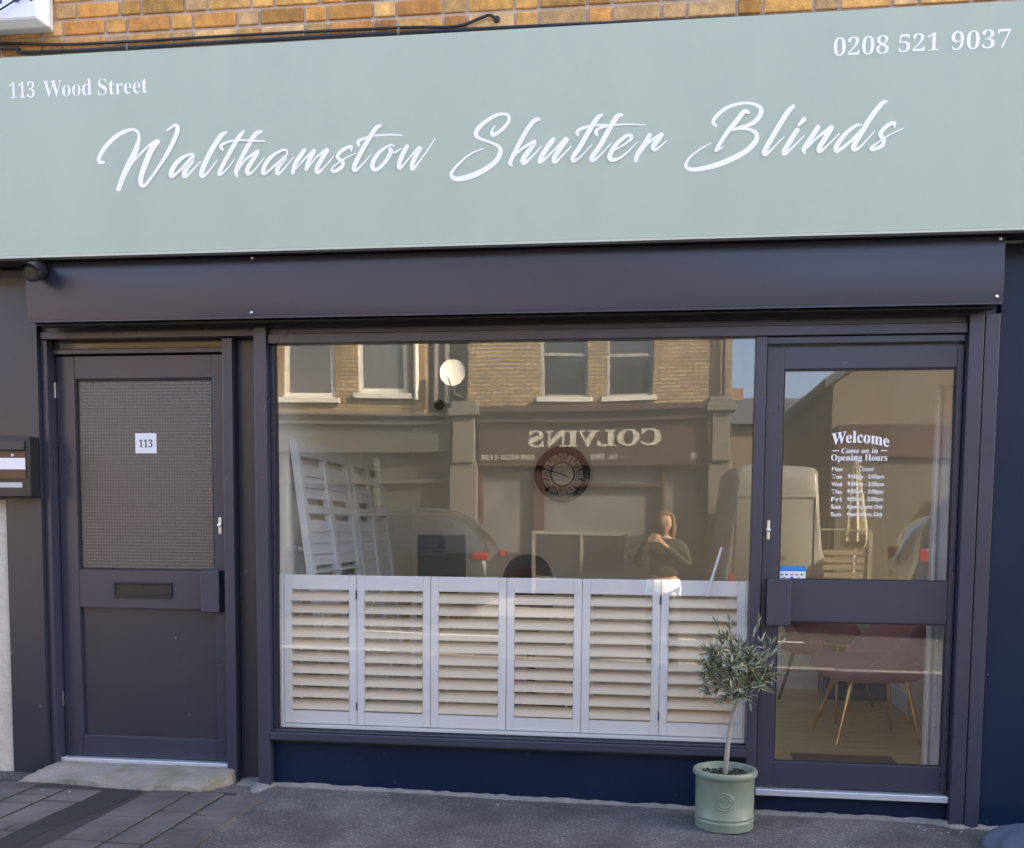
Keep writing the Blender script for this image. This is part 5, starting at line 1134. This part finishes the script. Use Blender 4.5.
SUV = [(0.00, .45, .80, .80, .78, .6), (0.04, .34, .95, .96, .86, .6), (0.13, .30, 1.06, 1.22, .92, .62), (0.42, .30, 1.09, 1.56, .94, .64), (0.70, .30, 1.08, 1.655, .945, .66), (1.4, .28, 1.06, 1.68, .95, .67), (2.2, .28, 1.05, 1.665, .95, .67), (2.65, .28, 1.04, 1.58, .95, .65), (3.10, .28, 1.03, 1.28, .95, .68), (3.40, .28, 1.02, 1.03, .94, .7), (4.2, .30, .93, .93, .90, .7), (4.5, .36, .78, .78, .80, .6), (4.58, .45, .60, .60, .7, .5)]
def sw(x, z, w): return (x, w, z)
suv = hull('parked_car', 'grey estate car parked across the street, reflected left of the clock', 'car', SUV, grey_car, (0.85, 3.62), 0.36, 0.93,
           [(.03, .26, .80, .938, .97, 1.07), (.03, .26, -.938, -.80, .97, 1.07)], [(4.25, 4.46, .5, .83, .72, .84), (4.25, 4.46, -.83, -.5, .72, .84)],
           [('side_window', [[sw(.62, 1.12, .925), sw(1.48, 1.10, .925), sw(1.48, 1.56, .725), sw(.80, 1.53, .725)], [sw(1.54, 1.10, .925), sw(2.36, 1.09, .925), sw(2.36, 1.54, .725), sw(1.54, 1.56, .725)], [sw(2.42, 1.09, .925), sw(3.05, 1.08, .93), sw(2.66, 1.47, .74), sw(2.42, 1.53, .725)]]),
            ('rear_window', [[(.17, -.6, 1.24), (.17, .6, 1.24), (.43, .55, 1.545), (.43, -.55, 1.545)]])])
for y in (-.72, .72):
    bm = bmesh.new(); tube(bm, [(.70, y, 1.66), (.85, y, 1.715), (2.1, y, 1.715), (2.3, y, 1.665)], .016, 8); part('roof_rail', bm, steel, suv, True)
for s in (1, -1):
    bm = bmesh.new(); tube(bm, [(.62, s * .90, 1.10), (1.5, s * .905, 1.085), (3.05, s * .91, 1.065)], .009, 6); part('window_trim', bm, steel, suv, True)
    bm = bmesh.new(); blob(bm, (2.95, s * 1.02, 1.12), .10, sx=.6, sy=.9, sz=.7); part('wing_mirror', bm, grey_car, suv, True)
suv.location = (-2.45, -11.15, -0.12); suv.rotation_euler.z = R(180)
van_paint = mat('cream white van paint', (0.25, 0.235, 0.20), 0.4, coat=0.3, var=0.06)
VAN = [(0.0, .42, 1.0, 2.20, .72, .58), (0.05, .36, 1.1, 2.34, .76, .62), (0.3, .34, 1.15, 2.43, .78, .66), (1.5, .32, 1.15, 2.46, .79, .67), (3.0, .32, 1.15, 2.44, .79, .67), (3.4, .32, 1.12, 2.3, .79, .65), (3.9, .32, 1.1, 1.55, .78, .66), (4.3, .34, 1.05, 1.08, .75, .6), (4.6, .4, .85, .86, .70, .55)]
van = hull('parked_van', 'cream white van with a rounded roof standing end-on across the street', 'van', VAN, van_paint, (0.8, 3.6), 0.33, 0.78,
           [(-.02, .06, .60, .68, .62, .80), (-.02, .06, -.68, -.60, .62, .80)], [(4.45, 4.62, .4, .64, .7, .84), (4.45, 4.62, -.64, -.4, .7, .84)],
           [('side_window', [[sw(2.9, 1.25, .775), sw(3.6, 1.25, .775), sw(3.35, 1.9, .71), sw(2.9, 1.95, .71)]])])
for nm, bxs in (('rear_door', [(-.012, .012, -.60, -.585, .55, 1.95), (-.012, .012, .585, .60, .55, 1.95), (-.012, .012, -.585, .585, 1.935, 1.95), (-.012, .012, -.008, .008, .55, 1.935)]), ('bumper', [(-.06, .02, -.70, .70, .38, .50)]), ('door_handle', [(-.02, .004, .05, .17, 1.02, 1.06)])):
    B(nm, darkg if nm != 'rear_door' else mat('door seam', (.10, .09, .08), .6), van, *bxs, bev=0.002)
van.location = (1.84, -11.0, -0.12); van.rotation_euler.z = R(-90)
dark_car = mat('dark people carrier paint', (0.035, 0.032, 0.030), 0.25, coat=0.9, var=0.04)
MPV = [(x, a, b * 1.06, c * 1.2 if c > b + .05 else c * 1.06, d_, e) for x, a, b, c, d_, e in SUV]
mpv = hull('parked_car', 'tall dark people carrier parked across the street, reflected in the right-hand door', 'car', MPV, dark_car, (0.85, 3.62), 0.37, 0.93,
           [(.02, .14, .85, .935, 1.04, 1.22), (.02, .14, -.935, -.85, 1.04, 1.22)], [(4.25, 4.46, .5, .83, .76, .88), (4.25, 4.46, -.83, -.5, .76, .88)],
           [('side_window', [[sw(.62, 1.22, .925), sw(1.48, 1.20, .925), sw(1.48, 1.84, .725), sw(.80, 1.80, .725)], [sw(1.54, 1.20, .925), sw(2.36, 1.19, .925), sw(2.36, 1.82, .725), sw(1.54, 1.84, .725)]]),
            ('rear_window', [[(.15, -.6, 1.36), (.15, .6, 1.36), (.40, .55, 1.80), (.40, -.55, 1.80)]])])
mpv.location = (3.55, -10.4, -0.12)

# ------------------------------------------------------------------ parasol and slatted barriers on the far pavement
pa = thing('parasol', 'closed cream parasol standing on the far pavement behind the slatted barrier', 'parasol', (3.50, -13.5, 0))
bm = bmesh.new(); N = 48
for j, (z_, r) in enumerate(((1.08, .19), (1.14, .205), (1.35, .185), (1.8, .135), (2.2, .085), (2.45, .045), (2.58, .012))):
    ringv = [bm.verts.new((3.50 + r * (1 + .22 * math.cos(8 * a)) * math.cos(a), -13.5 + r * (1 + .22 * math.cos(8 * a)) * math.sin(a), z_ + (.07 * math.cos(8 * a) if j == 0 else 0))) for a in [2 * math.pi * k / N for k in range(N)]]
    if j:
        for k in range(N): bm.faces.new((pv[k], pv[(k + 1) % N], ringv[(k + 1) % N], ringv[k]))
    pv = ringv
bm.faces.new(pv)
part('canopy', bm, mat('cream canvas', (0.44, 0.39, 0.27), 0.85, var=0.15, vscale=10), pa, True)
bm = bmesh.new(); tube(bm, [(3.5, -13.5, 0.05), (3.5, -13.5, 2.62)], 0.024, 12); part('pole', bm, whitef, pa, True)
bm = bmesh.new(); lathe(bm, [(.24, 0.002), (.24, .05), (.05, .07), (.03, .2)], 28, c=(3.5, -13.5, 0)); part('base', bm, darkg, pa, True)
for i, (x0, x1, lab) in enumerate(((2.10, 2.70, 'left narrow slatted timber barrier on the far pavement in front of the van'), (2.78, 3.75, 'right wider slatted timber barrier on the far pavement in front of the parasol'))):
    fb = thing('slatted_barrier', lab, 'barrier', ((x0 + x1) / 2, -13.25, 0), 'slatted timber barriers across the street')
    for x in (x0, x1 - .07): B('post', tim, fb, (x, x + .07, -13.29, -13.22, 0, 1.32), bev=0.005)
    B('top_rail', tim, fb, (x0, x1, -13.27, -13.24, 1.322, 1.35), bev=0.004)
    bm = bmesh.new()
    for k in range(7): box(bm, x0 + .071, x1 - .071, -13.265, -13.245, .16 + k * .125, .16 + k * .125 + .085, bev=.004)
    part('slat_panel', bm, mat('stained slat', (0.26, 0.20, 0.13), 0.8, var=0.2), fb)

# ------------------------------------------------------------------ the photographer
PSX, PSY = 0.115, -4.985
pz0 = gz(PSX)
pr = thing('person', 'woman with light brown hair in a dark jacket photographing the shop', 'person', (PSX, PSY, pz0))
K = 0.985
def nd(x, y, z, a, b=None): return (PSX + x * K, PSY + y * K, pz0 + z * K, a * K, (b or a) * K)
skin = mat('skin', (0.50, 0.29, 0.20), 0.55, var=0.08, vscale=20)
nodes = [nd(0, 0, .84, .135, .10), nd(0, 0, .98, .115, .085), nd(0, .005, 1.12, .135, .09), nd(0, 0, 1.215, .10, .065), nd(0, 0, 1.275, .046, .046), nd(0, .012, 1.335, .056, .062), nd(0, .014, 1.39, .068, .082), nd(0, .004, 1.44, .070, .086), nd(0, -.004, 1.485, .048, .060),
         nd(.165, 0, 1.195, .048), nd(.225, .03, .985, .036), nd(.02, .19, 1.175, .026), nd(-.045, .215, 1.225, .022),
         nd(-.165, 0, 1.195, .048), nd(-.255, .05, .995, .036), nd(-.185, .19, 1.175, .026), nd(-.150, .215, 1.225, .022),
         nd(.085, 0, .76, .085), nd(.095, .015, .43, .055), nd(.10, -.01, .09, .036), nd(.11, .11, .035, .030),
         nd(-.085, 0, .76, .085), nd(-.095, .015, .43, .055), nd(-.10, -.01, .09, .036), nd(-.11, .11, .035, .030)]
ed = [(0, 1), (1, 2), (2, 3), (3, 4), (4, 5), (5, 6), (6, 7), (7, 8), (3, 9), (9, 10), (10, 11), (11, 12), (3, 13), (13, 14), (14, 15), (15, 16), (0, 17), (17, 18), (18, 19), (19, 20), (0, 21), (21, 22), (22, 23), (23, 24)]
def finger(hand, pts_, r):
    k = hand
    for p in pts_:
        nodes.append(nd(*p, r)); ed.append((k, len(nodes) - 1)); k = len(nodes) - 1
for i in range(4):                       # four fingers of each hand curl behind the phone, thumb in front edge
    z = 1.21 + i * .019; l = (.9, 1.05, 1.0, .85)[i]
    finger(12, [(-.055, .232, z + .01), (-.072 - .012 * l, .241, z + .02), (-.088 - .014 * l, .238, z + .025)], .0085)
    finger(16, [(-.142, .232, z + .01), (-.128 + .012 * l, .241, z + .02), (-.112 + .012 * l, .238, z + .025)], .0085)
finger(12, [(-.04, .205, 1.262), (-.062, .196, 1.288)], .0095)
finger(16, [(-.152, .205, 1.262), (-.134, .196, 1.288)], .0095)
nodes.append(nd(0, .092, 1.375, .013)); ed.append((6, len(nodes) - 1))       # nose
nodes.append(nd(.066, 0, 1.392, .017)); ed.append((6, len(nodes) - 1))       # ears
nodes.append(nd(-.066, 0, 1.392, .017)); ed.append((6, len(nodes) - 1))
part('body', skin_mesh(nodes, ed), skin, pr, 'full')
bm = bmesh.new()
for s in (1, -1): blob(bm, (PSX + s * .029 * K, PSY + .082 * K, pz0 + 1.402 * K), .0135, sz=.75, sub=2)
eyes = part('eyes', bm, mat('eye white', (.8, .78, .75), .2), pr, True)
bm = bmesh.new()
for s in (1, -1): blob(bm, (PSX + s * .029 * K, PSY + .0905 * K, pz0 + 1.402 * K), .0085, sub=2)
part('irises', bm, ink, eyes, True)
bm = bmesh.new(); blob(bm, (PSX, PSY + .083 * K, pz0 + 1.343 * K), .02, sy=.35, sz=.35, sub=2); part('mouth', bm, mat('lips', (.42, .14, .12), .4), pr, True)
bm = bmesh.new()
for s in (1, -1): blob(bm, (PSX + s * .03 * K, PSY + .085 * K, pz0 + 1.425 * K), .02, sy=.3, sz=.18, sub=2)
part('eyebrows', bm, mat('brow', (.12, .07, .04), .8), pr, True)
hairm = mat('light brown hair', (0.20, 0.095, 0.04), 0.45, var=0.4, vscale=40, bump=0.6, bscale=120)
bm = bmesh.new(); blob(bm, (0, 0, 0), 1.0, sub=5)
hv = []
for v in bm.verts:                      # a full head of shoulder-length hair, parted round the face
    x_, y_, z_ = v.co; az = math.atan2(x_, y_)
    r = 1.0 + .05 * math.sin(14 * az + 3 * z_) + .03 * math.sin(29 * az)
    if z_ < 0: v.co = (x_ * .108 * r * (1 + .22 * -z_), y_ * .098 * r - .012, z_ * .235)
    else: v.co = (x_ * .102 * r, y_ * .112 * r - .008, z_ * .118)
    fx = v.co.x; fz = v.co.z
    if y_ > .05 and abs(fx - .012) < .062 and fz < .070: v.co.y = min(v.co.y, .02)     # opening for the face
    v.co = Vector((PSX + v.co.x * K, PSY + v.co.y * K, pz0 + (1.405 + v.co.z) * K))
part('hair', bm, hairm, pr, 'full')
jk = mat('dark jacket cloth', (0.035, 0.035, 0.032), 0.85, var=0.2, bump=0.5, bscale=60)
jn = [nd(0, 0, .86, .172, .125), nd(0, 0, .98, .15, .115), nd(0, .005, 1.12, .165, .115), nd(0, -.005, 1.215, .125, .085), nd(0, -.012, 1.255, .072, .07), nd(.17, 0, 1.19, .07), nd(.23, .03, .985, .056), nd(.01, .192, 1.19, .036), nd(-.17, 0, 1.19, .07), nd(-.26, .05, .995, .056), nd(-.178, .192, 1.19, .036)]
part('jacket', skin_mesh(jn, [(0, 1), (1, 2), (2, 3), (3, 4), (3, 5), (5, 6), (6, 7), (3, 8), (8, 9), (9, 10)]), jk, pr, 'full')
bm = bmesh.new(); lathe(bm, [(.150, .69), (.165, .685), (.170, .74), (.166, .80), (.150, .86), (.14, .86)], 40, c=(PSX, PSY, pz0), sx=1.0, sy=.78, close=True)
rnd = random.Random(3)
for v in bm.verts: a = math.atan2(v.co.y - PSY, v.co.x - PSX); f = 1 + .03 * math.sin(9 * a); v.co.x = PSX + (v.co.x - PSX) * f; v.co.y = PSY + (v.co.y - PSY) * f
part('shirt_hem', bm, mat('white cotton', (.82, .80, .76), .8, var=.03), pr, 'full')
tn = [nd(0, 0, .84, .15, .112), nd(.088, 0, .74, .097), nd(.097, .015, .43, .072), nd(.10, -.008, .11, .056), nd(-.088, 0, .74, .097), nd(-.097, .015, .43, .072), nd(-.10, -.008, .11, .056)]
part('trousers', skin_mesh(tn, [(0, 1), (1, 2), (2, 3), (0, 4), (4, 5), (5, 6)]), mat('dark trousers', (.03, .035, .05), .85, bump=.3), pr, 'full')
for s in (1, -1):
    bm = bmesh.new(); box(bm, PSX + s * .108 - .048, PSX + s * .108 + .048, PSY - .07, PSY + .17, pz0 + .002, pz0 + .085, bev=.03, seg=3); part('shoe', bm, black, pr, True)
ph = thing('mobile_phone', 'dark phone held upright in both hands by the woman taking the photograph', 'phone', (0.0, -4.785, 1.26))
B('casing', black, ph, (-0.056, 0.020, -4.788, -4.780, 1.205, 1.362), bev=0.003)
B('screen', mat('phone screen', (0.01, 0.01, 0.012), 0.08, spec=0.8), ph, (-0.053, 0.017, -4.7887, -4.7882, 1.21, 1.357), bev=0)
bm = bmesh.new(); lathe(bm, [(.0055, 0), (.0055, .0015), (.001, .002)], 16, M=Matrix.Translation((0.0, -4.7797, 1.345)) @ Matrix.Rotation(R(-90), 4, 'X')); part('lens', bm, mat('lens', (.01, .01, .015), .05), ph, True)
